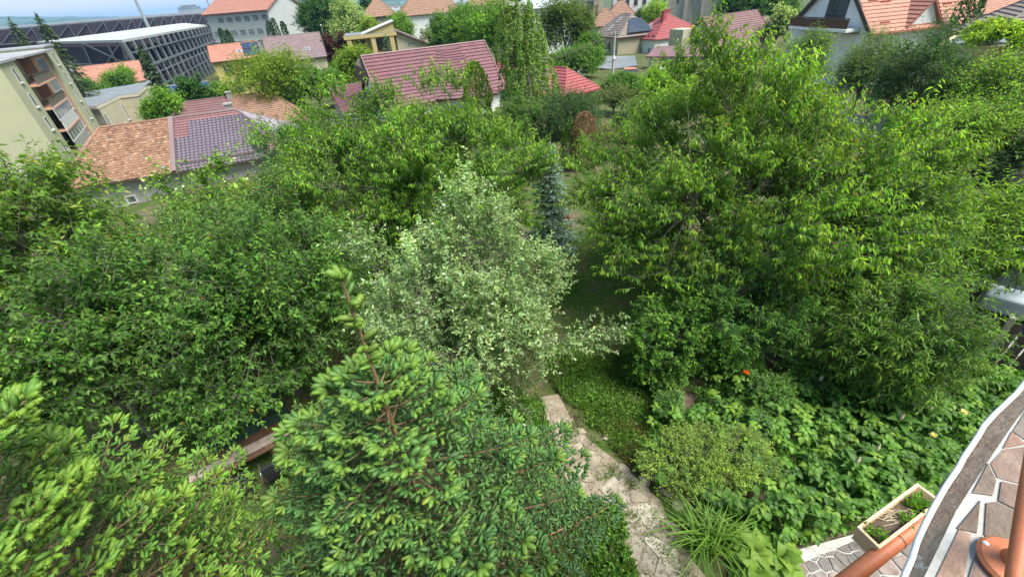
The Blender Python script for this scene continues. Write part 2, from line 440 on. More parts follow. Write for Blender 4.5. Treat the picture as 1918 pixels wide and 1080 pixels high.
# ------------------------------------------------------------------ ground, hills, far town
def build_ground():
    rs = np.concatenate([np.linspace(0, 40, 41), np.geomspace(42, 7500, 60)]); na = 144
    az = np.linspace(0, 2 * np.pi, na, endpoint=False)
    X = rs[:, None] * np.sin(az); Y = rs[:, None] * np.cos(az)
    Z = T(X, np.abs(Y) * np.sign(np.where(Y == 0, 1, Y)))
    rng = np.random.default_rng(3)
    Z = Z + np.where((rs[:, None] > 3) & (rs[:, None] < 400), rng.normal(0, .03, X.shape), 0)
    V = np.stack([X, Y, Z], -1).reshape(-1, 3); n = len(rs)
    i, j = np.meshgrid(np.arange(n - 1), np.arange(na), indexing='ij')
    F = np.stack([i * na + j, i * na + (j + 1) % na, (i + 1) * na + (j + 1) % na, (i + 1) * na + j], -1).reshape(-1, 4)[:, ::-1]
    m = mat('ground_soil', (.05, .085, .02), (.12, .09, .06), .95, .9, bump=.9, bscale=14, c3=(.03, .055, .014), c3scale=.35, spec=.1, fac=(.45, .6))
    o = mk('ground', V, F, m, None, None, True, kind='structure'); return o
build_ground()

def build_hills():
    rng = np.random.default_rng(8); az = np.radians(np.linspace(-75, 75, 220))
    rs = np.array([2200, 2700, 3300, 4000, 4700, 5300, 5900, 6600])
    prof = np.array([0, .07, .2, .42, .68, .9, 1.0, .85])
    ridge = 118 + 16 * np.sin(az * 5 + 1.2) + 9 * np.sin(az * 13) + 5 * np.sin(az * 31 + 2) - 55 * np.exp(-((np.degrees(az) + 33) / 5.0) ** 2) + 10 * np.exp(-((np.degrees(az) + 43) / 3.) ** 2)
    X = rs[:, None] * np.sin(az); Y = rs[:, None] * np.cos(az)
    Z = -15 + prof[:, None] * (ridge[None] + 15) + rng.normal(0, 2.5, X.shape) * (prof[:, None] > .05)
    V = np.stack([X, Y, Z], -1).reshape(-1, 3); na = len(az)
    i, j = np.meshgrid(np.arange(len(rs) - 1), np.arange(na - 1), indexing='ij')
    F = np.stack([i * na + j, (i + 1) * na + j, (i + 1) * na + j + 1, i * na + j + 1], -1).reshape(-1, 4)
    m = mat('hill_cover', (.045, .075, .025), (.13, .15, .06), .95, .004, spec=.05, fac=(.42, .58), c3=(.03, .05, .02), c3scale=.012)
    mk('hills', V, F, m, None, None, True, kind='structure')
build_hills()

WHITEP = mat('plaster_white', (.64, .65, .66), (.55, .56, .57), .85, 1.2, bump=.15, bscale=30, fac=(.4, .75)) #0.414, 0.422, 0.440), (0.352, 0.361, 0.378), .85, 1.2, bump=.15, bscale=30, fac=(.4, .75))
BSC = 1
CREAM = mat('plaster_cream', (0.405, 0.370, 0.273), (0.352, 0.321, 0.246), .85, 1.0, bump=.15, bscale=30)
BEIGE = mat('plaster_beige', (0.352, 0.312, 0.229), (0.308, 0.273, 0.202), .85, 1.0, bump=.15, bscale=30)
YELLOW = mat('plaster_yellow', (0.422, 0.334, 0.141), (0.387, 0.312, 0.158), .85, 1.0, bump=.1, bscale=30)
PALEG = mat('plaster_pale_green', (0.361, 0.361, 0.242), (0.317, 0.326, 0.229), .85, .5, bump=.12, bscale=20, fac=(.4, .7), c3=(.30, .31, .21), c3scale=.25, c3fac=(.5, .8))
PINK = mat('plaster_salmon', (0.422, 0.246, 0.176), (0.387, 0.238, 0.176), .85, 1, bump=.1)
GREYP = mat('plaster_grey', (0.290, 0.286, 0.273), (0.229, 0.220, 0.211), .9, 1.6, bump=.3, bscale=20, fac=(.35, .7), c3=(.24, .23, .21), c3scale=.9, c3fac=(.58, .75))
SCHOOLW = mat('plaster_school', (.335, .36, .375), (.36, .375, .385), .85, .3)
TAN = mat('plaster_tan', (0.510, 0.352, 0.185), (0.458, 0.326, 0.185), .85, 1, bump=.1)
STONEW = mat('church_stone', (.38, .36, .32), (.31, .295, .27), .9, .5, bump=.2)
WOODB = mat('wood_brown', (.12, .06, .035), (.075, .042, .027), .7, 3, bump=.3)
WOODD = mat('wood_dark', (.045, .03, .024), (.085, .06, .05), .8, 5, bump=.4)
FASCIA = mat('fascia_dark', (.05, .032, .028), (.07, .05, .04), .7)
METALG = mat('metal_grey', (.24, .27, .30), (.29, .32, .35), .5, 2, metal=.3)
ROOFGREY = mat('felt_grey', (.125, .14, .155), (.165, .18, .195), .8, .4)
FRAMEW = mat('window_frame', (.46, .46, .455), None, .5)
FRAMED = mat('window_frame_dark', (.07, .05, .045), None, .5)
GLASS = mat('window_glass', (.035, .045, .055), (.09, .11, .13), .08, .6, spec=.8)
CURT = mat('curtain_glass', (.15, .18, .20), (.06, .08, .10), .12, .8, spec=.7)
MAROON = mat('roof_maroon', (.125, .052, .064), (.16, .068, .08), .45, 1.3, spec=.4, c3=(.105, .06, .065), c3scale=.35, c3fac=(.5, .75))
MAROON2 = mat('roof_maroon_brown', (.14, .075, .08), (.175, .098, .098), .5, .7)
REDR = mat('roof_red', (.25, .058, .06), (.29, .075, .078), .5, 1.2, spec=.35, c3=(.25, .085, .085), c3scale=.3, c3fac=(.5, .75))
ORANGER = mat('roof_orange', (.30, .135, .095), (.35, .165, .12), .6, 1.1, c3=(.25, .125, .095), c3scale=.4, c3fac=(.5, .75))
BROWNR = mat('roof_brown', (.155, .125, .115), (.215, .17, .155), .7, 1.6, c3=(.12, .105, .09), c3scale=.5)
BROWND = mat('roof_plum', (.15, .105, .11), (.19, .135, .14), .6, .8)
OLDTILE = mat('old_clay_tile', (.245, .14, .098), (.19, .115, .085), .9, 1.5, bump=.4, bscale=25, fac=(.4, .62), c3=(.36, .25, .19), c3scale=3)
TILEV = mat('clay_tile', (0, 0, 0), (.72, .70, .66), .85, 9, vcol=True, bump=.4, bscale=40)
PURPLE = mat('roof_purple', (0, 0, 0), (.85, .85, .88), .5, 1.2, vcol=True, spec=.4)
ZINC = mat('roof_zinc', (.36, .34, .37), (.30, .28, .31), .5, 1.0, metal=.25)
SOLAR = mat('solar_glass', (.012, .018, .045), (.02, .03, .06), .1, 2, spec=.8)
WHITEROOF = mat('membrane_white', (.34, .355, .35), (.29, .305, .30), .8, .05)

def lerp(a, b, t): return a + (b - a) * t

def roof_face(mb, A, B, Cc, D, style, rng=None, colf=None):
    """A-B eave (left to right), D above A, Cc above B; ('step', row) ('wave', row, period) ('tile', row, width) ('plain',)"""
    A, B, Cc, D = (np.array(q, float) for q in (A, B, Cc, D))
    e = unit(B - A); nn = unit(np.cross(e, (D + Cc) / 2 - (A + B) / 2))
    if nn[2] < 0: nn = -nn
    up = np.cross(nn, e); up = up if up[2] > 0 else -up
    sl = ((D - A) @ up)
    if style[0] == 'plain':
        mb.add([A, B, Cc, D], [(0, 1, 2, 3)]); return
    rows = max(1, int(round(sl / style[1])))
    for i in range(rows):
        t0, t1 = i / rows, (i + 1) / rows
        p0, q0, p1, q1 = lerp(A, D, t0), lerp(B, Cc, t0), lerp(A, D, t1), lerp(B, Cc, t1)
        if style[0] == 'step':
            h = style[2] if len(style) > 2 else .05
            mb.add([p0 + nn * h, q0 + nn * h, q1 + nn * .004, p1 + nn * .004, p0 - nn * .02, q0 - nn * .02], [(0, 1, 2, 3), (4, 5, 1, 0)])
        elif style[0] == 'wave':
            per = style[2]; x0, x1 = (p0 - A) @ e, (q0 - A) @ e; y0, y1 = (p1 - A) @ e, (q1 - A) @ e
            m = max(2, int((x1 - x0) / (per / 4)))
            vs = []; b = len(mb.v)
            for k in range(m + 1):
                for r_ in range(2):
                    x = lerp(x0, x1, k / m) if r_ == 0 else lerp(y0, y1, k / m)
                    a = .042 * math.cos(2 * math.pi * x / per) * (1 if colf is None or colf(x, t0)[1] else .1)
                    P = A + e * x + up * sl * (t0 if r_ == 0 else t1) + nn * (a + (.045 if r_ == 0 else .0))
                    if colf: mb.cc = colf(x, t0)[0]
                    mb.add([P], [])
                P = A + e * lerp(x0, x1, k / m) + up * sl * t0 - nn * .03
                mb.add([P], [])
            for k in range(m):
                i0 = b + k * 3; mb.f += [(i0, i0 + 3, i0 + 4, i0 + 1), (i0 + 2, i0 + 5, i0 + 3, i0)]
        elif style[0] == 'tile':
            w = style[2]; x0, x1 = (p0 - A) @ e, (q0 - A) @ e; off = (i % 2) * w / 2
            k0 = int(math.floor((x0 - off) / w)); k1 = int(math.ceil((x1 - off) / w))
            ya, yb = (p1 - A) @ e, (q1 - A) @ e
            for k in range(k0, k1):
                a = max(k * w + off + .008, x0); b = min((k + 1) * w + off - .008, x1)
                if b - a < .02: continue
                h = .038 + rng.uniform(-.012, .014); g = rng.uniform(-.02, .02)
                base = A + up * sl * t0
                c1 = np.array([.25, .138, .09]) if rng.random() < .9 else np.array([.31, .205, .145])
                if rng.random() < .004: c1 = np.array([.25, .25, .27])
                if rng.random() < .10: c1 = np.array([.18, .10, .068])
                mb.cc = tuple(c1 * math.exp(rng.normal(0, .10)))
                at, bt = min(max(a, ya), yb), min(max(b, ya), yb)
                P = [base + e * a + up * g + nn * h, base + e * b + up * g + nn * h, base + e * bt + up * (sl / rows + .03) + nn * .012, base + e * at + up * (sl / rows + .03) + nn * .012,
                     base + e * a + up * g - nn * .01, base + e * b + up * g - nn * .01]
                mb.add(P, [(0, 1, 2, 3), (4, 5, 1, 0), (4, 0, 3), (5, 2, 1)])

def window(parent, c, u, n, w, h, mull=1, frame=None, glass=None, fw=.07, sill=True, trans=0, depth=.05, name='window'):
    """frame (part) with its pane (sub-part), standing proud of the wall face at c"""
    c, u, n = np.array(c, float), unit(np.array(u, float)), unit(np.array(n, float)); z = np.array([0, 0, 1.0])
    mb = MB(); d = n * depth / 2
    o = c + d
    mb.box(o + u * (w / 2 - fw / 2), u * fw / 2, d, z * h / 2).box(o - u * (w / 2 - fw / 2), u * fw / 2, d, z * h / 2)
    mb.box(o + z * (h / 2 - fw / 2), u * (w / 2 - fw), d * .99, z * fw / 2).box(o - z * (h / 2 - fw / 2), u * (w / 2 - fw), d * .99, z * fw / 2)
    for k in range(mull): mb.box(o + u * (-w / 2 + (k + 1) * w / (mull + 1)), u * fw * .4, d * .8, z * (h / 2 - fw))
    if trans: mb.box(o + z * h * trans, u * (w / 2 - fw), d * .7, z * fw * .4)
    if sill: mb.box(o - z * (h / 2 + .04) + n * .05, u * (w / 2 + .08), n * (depth / 2 + .07), z * .035)
    f = mb.build(name, frame or FRAMEW, parent)
    MB().box(c + n * .012, u * (w / 2 - fw * .9), n * .008, z * (h / 2 - fw * .9)).build('pane', glass or GLASS, f)
    return f

class House:
    def __init__(s, name, label, prm, base_z, wallm, roofm, style, ov=.35, group=None, catg='house', ends=(1, 1), trim=None, colf=None, deckm=None, seed=0, ridge=True):
        x, y, a, L, W, ze, zr, h0, h1 = prm; s.p = prm; s.ov = ov
        s.u = np.array([math.cos(a), math.sin(a), 0]); s.v = np.array([-math.sin(a), math.cos(a), 0]); s.o = np.array([x, y, 0]); s.L, s.W, s.ze, s.zr = L, W, ze, zr
        rng = np.random.default_rng(seed)
        mid = s.P(L / 2, W / 2, base_z)
        s.root = r = empty(name, mid, label, catg, group)
        og = .25
        a0 = og if (ends[0] and h0 == 0) else (ov if h0 > 0 else 0); a1 = og if (ends[1] and h1 == 0) else (ov if h1 > 0 else 0)
        s.a0, s.a1 = a0, a1
        mb = MB(); zt = ze + .03
        mb.box(s.P(a0 + (L - a0 - a1) / 2, W / 2, (base_z + zt) / 2), s.u * (L - a0 - a1) / 2, s.v * (W / 2 - ov), np.array([0, 0, (zt - base_z) / 2]))
        slope = (zr - ze) / (W / 2); zi = ze + slope * ov - .06
        for h, ss, q in ((h0, a0, 1), (h1, L - a1, -1)):
            if h == 0:
                a_, b_ = ss, ss + q * .2
                pts = [(ov, zt - .2), (W - ov, zt - .2), (W - ov, zi), (W / 2, zr - .10), (ov, zi)]
                vs = [s.P(a_, t, z) for t, z in pts] + [s.P(b_, t, z) for t, z in pts]
                mb.add(vs, [(0, 1, 2, 3, 4), (9, 8, 7, 6, 5)] + [(i, 5 + i, 5 + (i + 1) % 5, (i + 1) % 5) for i in range(5)])
        mb.build('wall', wallm, r)
        N0, N1, F0, F1 = s.P(0, 0, ze), s.P(L, 0, ze), s.P(0, W, ze), s.P(L, W, ze); R0, R1 = s.P(h0, W / 2, zr), s.P(L - h1, W / 2, zr)
        m = MB()
        if colf: m.cc = (.3, .2, .2)
        th = np.array([0, 0, -.09])
        faces = [(N0, N1, R1, R0), (F1, F0, R0, R1)]
        if h1 > 0: faces.append((N1, F1, R1, R1))
        if h0 > 0: faces.append((F0, N0, R0, R0))
        tiles = style[0] == 'tile'
        roof = None
        if tiles:
            d = MB()
            for f in faces: d.add([q - np.array([0, 0, .015]) for q in f] + [q + th for q in f], [(0, 1, 2, 3), (7, 6, 5, 4), (0, 4, 5, 1)])
            roof = d.build('roof', deckm or FASCIA, r)
        for i, f in enumerate(faces):
            if tiles and i != 0: roof_face(m, *f, ('tile', style[1] * 1.0, style[2]), rng)
            else: roof_face(m, *f, style, rng, colf if i == 0 else None)
            if not tiles: m.add([q + th for q in f] + [f[0], f[1]], [(3, 2, 1, 0), (0, 1, 5, 4)])
        if tiles:
            o = m.build('roof_tiles', TILEV, roof, kind='stuff')
        else: roof = m.build('roof', roofm, r)
        s.roof = roof
        tr = MB(); tm = trim or FASCIA
        # gutters and barge boards
        g = .05
        tr.bar(N0 + s.v * -.05 + [0, 0, -.05], N1 + s.v * -.05 + [0, 0, -.05], .1, .09)
        if h1 == 0 and ends[1]: tr.bar(N1 + [0, 0, .02], R1 + [0, 0, .02], .08, .2); tr.bar(F1 + [0, 0, .02], R1 + [0, 0, .02], .08, .2)
        if h0 == 0 and ends[0]: tr.bar(N0 + [0, 0, .02], R0 + [0, 0, .02], .08, .2); tr.bar(F0 + [0, 0, .02], R0 + [0, 0, .02], .08, .2)
        if h1 > 0: tr.bar(N1 + s.u * .05 + [0, 0, -.05], F1 + s.u * .05 + [0, 0, -.05], .1, .09)
        tr.build('gutter', tm, r)
        rg = MB()
        rg.tube([R0 + [0, 0, .03], R1 + [0, 0, .03]], .09, 6)
        for h, Rr, pp in ((h0, R0, (N0, F0)), (h1, R1, (N1, F1))):
            if h > 0:
                for q in pp: rg.tube([lerp(Rr, q, .0) + [0, 0, .03], q + [0, 0, .05]], .075, 6)
        if ridge: rg.build('ridge_cap', (OLDTILE if tiles else roofm) if not colf else BROWND, r)
    def P(s, a, b, z): q = s.o + s.u * a + s.v * b; return np.array([q[0], q[1], z])
    def win(s, face, a, z, w, h, **k):
        if face == 'n': c, u, n = s.P(a, s.ov, z), s.u, -s.v
        elif face == 'r': c, u, n = s.P(s.L - s.a1, a, z), s.v, s.u
        elif face == 'l': c, u, n = s.P(s.a0, a, z), s.v, -s.u
        return window(s.root, c, u, n, w, h, **k)
    def chimney(s, a, b, w, z0, z1, m):
        mb = MB(); mb.box(s.P(a, b, (z0 + z1) / 2), s.u * w / 2, s.v * w / 2, np.array([0, 0, (z1 - z0) / 2]))
        mb.box(s.P(a, b, z1 + .04), s.u * (w / 2 + .06), s.v * (w / 2 + .06), np.array([0, 0, .05])); return mb.build('chimney', m, s.roof)
    def onroof(s, a, t, lift=.06):
        """point on the near slope: a along the eave, t 0..1 up the slope"""
        return s.P(a, s.W / 2 * t, s.ze + (s.zr - s.ze) * t + lift)
    def rect(s, a0, a1, t0, t1, lift=.08):
        return [s.onroof(a0, t0, lift), s.onroof(a1, t0, lift), s.onroof(a1, t1, lift), s.onroof(a0, t1, lift)]

def skylight(h, a0, a1, t0, t1, name='skylight', frame=None):
    q = h.rect(a0, a1, t0, t1, .14); m = MB().slab(q, .1); f = m.build(name, frame or FRAMEW, h.roof)
    c = sum(np.array(p) for p in q) / 4
    MB().slab([c + (np.array(p) - c) * .8 + np.array([0, 0, .012]) for p in q], .02).build('pane', CURT, f)

# --- long bungalow in front of the apartment block: tiled half and purple metal half
BX, BY, BA = -27.413, 26.083, .312
hb = House('bungalow', 'low grey house with an old orange clay tile roof below the apartment block', (BX, BY, BA, 6.5, 8.02, -.167, 2.376, 2.25, 0), -3.3, GREYP, None, ('tile', .215, .205), seed=5, ends=(1, 0))
hb.win('n', 1.72, -1.68, .62, .85, mull=0, sill=False, fw=.09); hb.win('n', 3.3, -1.5, .62, .55, mull=0, sill=False, fw=.09)
mb = MB(); mb.tube([hb.P(.9, .3, -1.0), hb.P(.95, .3, -3.0)], .035, 6); mb.build('downpipe', FASCIA, hb.root)
MB().box(hb.P(2.35, .3, -1.1), hb.u * .06, hb.v * .06, np.array([0, 0, .05])).build('wall_lamp', FRAMEW, hb.root)
MB().box(hb.P(4.2, .33, -.72), hb.u * .06, hb.v * .02, np.array([0, 0, .05])).build('wall_lamp', FRAMEW, hb.root)
def purp(x, t):
    if x < .95 and t > .55: return (.20, .105, .105), False
    if t > .86 or x > 5.6: return (.22, .115, .118), False
    return (.145, .118, .145), True
ox = hb.P(6.5, 0, 0)
hp = House('bungalow', 'low house half with a purple metal tile roof joined to the orange tiled half', (ox[0], ox[1], BA, 7.55, 8.02, -.167, 2.376, 0, 3.5), -3.3, GREYP, PURPLE, ('wave', .235, .25), colf=purp, ends=(0, 1), seed=6)
mb = MB(); mb.bar(hp.P(-.02, -.05, -.12), hp.P(-.02, 4.0, 2.46), .28, .2); mb.build('roof_flashing', BROWND, hp.roof)
mb = MB(); mb.bar(hp.onroof(.3, .10, .16), hp.onroof(2.4, .10, .16), .05, .1); mb.bar(hp.onroof(3.0, .10, .16), hp.onroof(5.6, .10, .16), .05, .1); mb.build('snow_guard', BROWND, hp.roof)
m = MB().slab([hp.P(7.5, .05, -.08), hp.P(7.5, 7.95, -.08), hp.P(4.05, 4.01, 2.44)], .03)
for k in range(1, 16):
    t = k / 16 * 7.9; zz = 1 - abs(t - 4.01) / 4.01
    m.bar(hp.P(7.52, t, -.06), lerp(hp.P(7.52, t, -.06), hp.P(7.52 - 3.45 * zz, t, -.06 + 2.5 * zz), 1.0), .03, .05)
m.build('zinc_hip', ZINC, hp.roof)
hp.chimney(3.6, 4.4, .42, 1.6, 2.75, GREYP)
for i, s_ in enumerate((5.0, 6.6)):
    MB().tube([hp.P(s_, 3.1, .9), hp.P(s_ - .05, 3.1, 1.9)], .02, 5).tube([hp.P(s_ - .25, 3.1, 1.8), hp.P(s_ + .2, 3.1, 1.8)], .012, 4).build('aerial', FASCIA, hp.roof)

# --- second bungalow behind it: maroon half, orange half
SX, SY, SA = -35.289, 44.551, .317
h2 = House('bungalow', 'maroon roofed house half behind the purple roof', (SX, SY, SA, 8.35, 8.0, -1.962, .721, 4., 0), -5.2, GREYP, MAROON2, ('step', .32), ends=(1, 0))
ox = h2.P(8.35, 0, 0)
h3 = House('bungalow', 'orange roofed house half behind the grey zinc hip', (ox[0], ox[1], SA, 7.47, 8.0, -1.962, .721, 0, 3.45), -5.2, WHITEP, OLDTILE, ('step', .27), ends=(0, 1))
h2.chimney(8.3, 3.9, .5, .2, 1.15, GREYP)
h3.chimney(3.2, 4.3, .45, .3, 1.0, GREYP)
mb = MB(); mb.box(h3.P(9.0, 1.6, -2.75), h3.u * 1.1, h3.v * 1.2, np.array([0, 0, .05])).box(h3.P(9.0, 1.6, -4.2), h3.u * .9, h3.v * 1.0, np.array([0, 0, 1.35])); mb.build('lean_to', METALG, h3.root)
t_ = empty('garden_shed', h3.P(10.6, .5, -5.0), 'dark red shed with a flat lid beside the orange roofed house', 'shed')
MB().box(h3.P(10.6, .5, -4.0), h3.u * .9, h3.v * 1.0, np.array([0, 0, 1.0])).build('wall', mat('shed_red', (.16, .03, .025), (.12, .025, .02), .7, 3), t_)
MB().box(h3.P(10.6, .5, -2.95), h3.u * 1.05, h3.v * 1.15, np.array([0, 0, .06])).build('roof', WOODD, t_)

# --- steep maroon house in the middle
hm = House('house', 'steep maroon metal roofed house with white gable behind the left cherry tree', (-9.918, 39.621, .451, 12.12, 8, .289, 4.166, 0, 0), -2.9, WHITEP, MAROON, ('step', .36, .07), trim=MAROON)
q = [hm.onroof(7.0, .92, .05), hm.onroof(4.9, .02, .05), hm.P(7.4, -1.6, .35), hm.P(10.6, -1.2, 1.7), hm.onroof(9.4, .8, .2)]
w_ = MB(); roof_face(w_, hm.onroof(4.85, .0, .12), hm.P(7.6, -2.1, .45), hm.onroof(7.05, .93, .14), hm.onroof(7.04, .93, .14), ('step', .36, .06)); w_.slab([hm.onroof(7.05, .93, .12), hm.onroof(4.85, .0, .10), hm.P(7.6, -2.1, .42)], .12); w_.build('wing_roof', MAROON2, hm.root)
w_ = MB(); roof_face(w_, hm.P(7.6, -2.1, .45), hm.P(10.2, -2.1, .45), hm.onroof(9.0, .93, .14), hm.onroof(7.05, .93, .14), ('step', .36, .06)); w_.slab([hm.onroof(7.05, .93, .12), hm.P(7.6, -2.1, .42), hm.P(10.2, -2.1, .42), hm.onroof(9.0, .93, .12)], .12); w_.build('wing_roof', MAROON, hm.root)
MB().prism([tuple(hm.P(a, b, 0)[:2]) for a, b in ((5.6, .4), (7.7, -1.6), (10.0, -1.6), (10.0, .4))], -2.9, .3).build('wing_wall', WHITEP, hm.root)
MB().slab([hm.P(-.2, 4.3, 4.05), hm.P(-.2, 6.0, 2.55), hm.P(-.55, 6.0, 2.4), hm.P(-.55, 4.3, 3.6)], 1.7).build('gable_board', mat('board_grey', (.13, .10, .09), (.17, .14, .12), .8, 4), hm.root)
an = empty('annex', hm.P(-1.6, 5.6, -3.2), 'small cream annex with maroon lean-to roof left of the steep maroon house', 'annex')
MB().box(hm.P(-1.45, 6.3, -1.7), hm.u * 1.3, hm.v * 2.3, np.array([0, 0, 1.55])).build('wall', CREAM, an)
mm = MB(); roof_face(mm, hm.P(-2.9, 3.6, -.1), hm.P(.1, 3.6, -.1), hm.P(.1, 8.8, 1.5), hm.P(-2.9, 8.8, 1.5), ('step', .36, .06)); mm.slab([hm.P(-2.9, 3.6, -.16), hm.P(.1, 3.6, -.16), hm.P(.1, 8.8, 1.44), hm.P(-2.9, 8.8, 1.44)], .1); mm.build('roof', MAROON, an)
MB().bar(hm.P(-2.95, 3.55, -.22), hm.P(.1, 3.55, -.22), .08, .14).build('gutter', FRAMEW, an)
window(an, hm.P(-.95, 4.0, -.95), hm.u, -hm.v, 1.5, .8, glass=GLASS, fw=.09)
MB().box(hm.P(-.95, 3.98, -2.6), hm.u * .75, hm.v * .04, np.array([0, 0, .75])).build('garage_door', WOODD, an)

# --- low red hip roof
hr = House('house', 'low house with a bright red hip roof behind the birch', (-2.7, 57.5, -.941, 15.9, 5.3, -.84, 1.19, 2.3, 2.4), -3.4, WHITEP, REDR, ('step', .36, .07), trim=REDR)
hr.chimney(11.0, 2.0, .6, .3, 1.9, OLDTILE)

# --- houses on the street beyond
hg = House('house', 'beige house with a grey brown hip roof and dark shutters', (20.999, 102.244, -1.282, 10.086, 9.378, -.639, 2.817, 3.06, 3.2), -4.6, BEIGE, BROWNR, ('step', .42, .08))
for a in (2.9, 5.7): hg.win('n', a, -2.3, 1.1, 1.3, glass=GLASS)
for a in (2.0, 3.8, 4.85, 6.55): MB().box(hg.P(a, hg.ov - .05, -2.3), hg.u * .3, hg.v * .04, np.array([0, 0, .7])).build('shutter', FRAMED, hg.root)
MB().box(hg.P(1.3, hg.ov - .05, -3.1), hg.u * .5, hg.v * .04, np.array([0, 0, 1.2])).build('door', FRAMED, hg.root)
q = [hg.P(10.05, 2.2, -.3), hg.P(10.05, 7.6, -.3), hg.P(7.9, 6.2, 1.85), hg.P(7.9, 3.6, 1.85)]
MB().slab([np.array(p) + [0, 0, .35] for p in q], .08).build('solar_panel', SOLAR, hg.roof)
for t in (.35, .7): skylight(hg, 3.6 + t, 4.1 + t, t - .1, t + .12)
hw = House('house', 'white two storey house with a bright red hip roof and red chimney', (26.894, 99.107, -1.172, 9.11, 13.45, -1.253, 2.3, 4.078, 4.766), -6.6, WHITEP, REDR, ('step', .42, .08), trim=REDR)
for a, w in ((2.36, 1.1), (4.85, 1.1), (7.5, .7)): hw.win('n', a, -3.5, w, 1.7)
for a in (2.4, 4.9): hw.win('r', a, -3.2, 1.2, 1.4)
hw.chimney(5.2, 5.0, .8, .8, 2.9, REDR); hw.chimney(3.4, 7.4, .8, 1.6, 3.0, REDR)
skylight(hw, 3.0, 3.6, .42, .58)
for k in range(6): MB().bar(hw.onroof(1.2 + k * 1.25, .10, .2), hw.onroof(1.9 + k * 1.25, .10, .2), .06, .14).build('snow_guard', REDR, hw.roof)
MB().box(hw.P(5.6, -.9, -5.0), hw.u * 1.8, hw.v * 1.1, np.array([0, 0, .07])).build('porch_roof', BEIGE, hw.root)
hx = House('house', 'cream gabled house with a maroon roof right of the red roofed house', (34.77, 72.26, .516, 13.91, 9, -1.835, 2.712, 0, 0), -5.0, CREAM, MAROON2, ('step', .40, .075))
MB().box(hx.P(-.9, 7.2, -1.6), hx.u * 1.3, hx.v * 1.3, np.array([0, 0, 2.9])).build('annex_block', CREAM, hx.root)
window(hx.root, hx.P(-.2, 4.9, -.6), hx.v, -hx.u, 1.2, 1.0, frame=FRAMED)
hx2 = House('house', 'narrow maroon roof peeping out behind the cream gabled house', (hx.P(14.5, 3, 0)[0], hx.P(14.5, 3, 0)[1], .516, 6, 7, -1.3, 1.3, 0, 0), -5, CREAM, MAROON2, ('step', .40, .07))
cp = empty('canopy', (25, 65.5, -4.5), 'flat maroon carport roof in front of the cream gabled house', 'carport')
MB().slab([(21.3, 66.7, -.75), (23.6, 69.5, .1), (31.0, 66.5, .1), (29.3, 63.3, -.95)], .18).build('roof', MAROON2, cp)
mb = MB()
for x, y in ((22.2, 67.2), (28.8, 64.2), (30.2, 66.2)): mb.bar((x, y, -4.2), (x, y, -.8), .18)
mb.build('post', FRAMEW, cp)

# --- white house on the right with orange roof, balcony and cross gable
hf = House('house', 'large white house with orange metal roof and wooden balcony at the upper right', (33.455, 42.214, .172, 11.4, 10, 2.798, 7.798, 0, 0), -2.4, WHITEP, ORANGER, ('step', .40, .06), trim=mat('roof_orange_trim', (.42, .14, .08), None, .5), ov=.4)
window(hf.root, hf.P(hf.a0, 4.65, 4.6), hf.v, -hf.u, 2.3, 1.5, frame=FRAMED, glass=GLASS, fw=.1)
bal = MB().box(hf.P(-.55, 4.95, 3.02), hf.u * .75, hf.v * 3.5, np.array([0, 0, .12])); bal.build('balcony_slab', WHITEP, hf.root)
for k in range(24): MB().box(hf.P(-1.25, 1.6 + k * .292, 3.52), hf.u * .025, hf.v * .135, np.array([0, 0, .36])).build('balcony_board', WOODB, hf.root)
MB().bar(hf.P(-1.25, 1.4, 3.95), hf.P(-1.25, 8.5, 3.95), .09).build('handrail', FASCIA, hf.root)
MB().bar(hf.P(-.02, .0, 2.7), hf.P(-.02, 5, 7.75), .22, .34).bar(hf.P(-.02, 10, 2.7), hf.P(-.02, 5, 7.75), .22, .34).build('barge_board', FASCIA, hf.root)
dg = MB(); dg.add([hf.P(3.7, .3, 2.6), hf.P(7.5, .3, 2.6), hf.P(5.6, .3, 5.0), hf.P(3.7, .6, 2.6), hf.P(7.5, .6, 2.6), hf.P(5.6, .6, 5.0)], [(0, 1, 2), (5, 4, 3), (0, 2, 5, 3), (1, 4, 5, 2)]); dg.build('gable_wall', WHITEP, hf.root)
dr = MB(); roof_face(dr, hf.P(3.45, 0, 2.75), hf.P(3.45, 2.2, 2.85), hf.P(5.6, 2.25, 5.12), hf.P(5.6, 0, 5.12), ('step', .4, .06)); roof_face(dr, hf.P(7.75, 2.2, 2.75), hf.P(7.75, 0, 2.75), hf.P(5.6, 0, 5.12), hf.P(5.6, 2.25, 5.12), ('step', .4, .06))
dr.slab([hf.P(3.45, 0, 2.7), hf.P(3.45, 2.2, 2.8), hf.P(5.6, 2.25, 5.07), hf.P(5.6, 0, 5.07)], .1).slab([hf.P(7.75, 2.2, 2.7), hf.P(7.75, 0, 2.7), hf.P(5.6, 0, 5.07), hf.P(5.6, 2.25, 5.07)], .1); dr.build('gable_roof', ORANGER, hf.root)
mat('snow_guard_red', (.3, .08, .05), None, .5)
for a0, t0 in ((.9, .45), (2.2, .42), (1.2, .12), (8.5, .3), (9.4, .62), (8.3, .62)): MB().bar(hf.onroof(a0, t0, .12), hf.onroof(a0 + 1.0, t0, .12), .06, .13).build('snow_guard', MATS['snow_guard_red'], hf.roof)
MB().tube([hf.P(-.1, .35, 2.6), hf.P(-.05, .3, 1.6), hf.P(.2, .35, -1.5)], .05, 6).build('downpipe', WOODB, hf.root)
hfr = House('house', 'white house with an orange roof behind the tall thuja at the upper right edge', (72, 71, .318, 12, 9, .6, 3.7, 0, 0), -4, WHITEP, ORANGER, ('step', .42, .06))
hbt = House('house', 'house with a brown tiled hip roof at the right edge behind the tan flat block', (30.9, 29.6, -.55, 9, 8, 3.35, 6.0, 3.5, 3.5), -1.5, TAN, BROWNR, ('step', .3, .06))
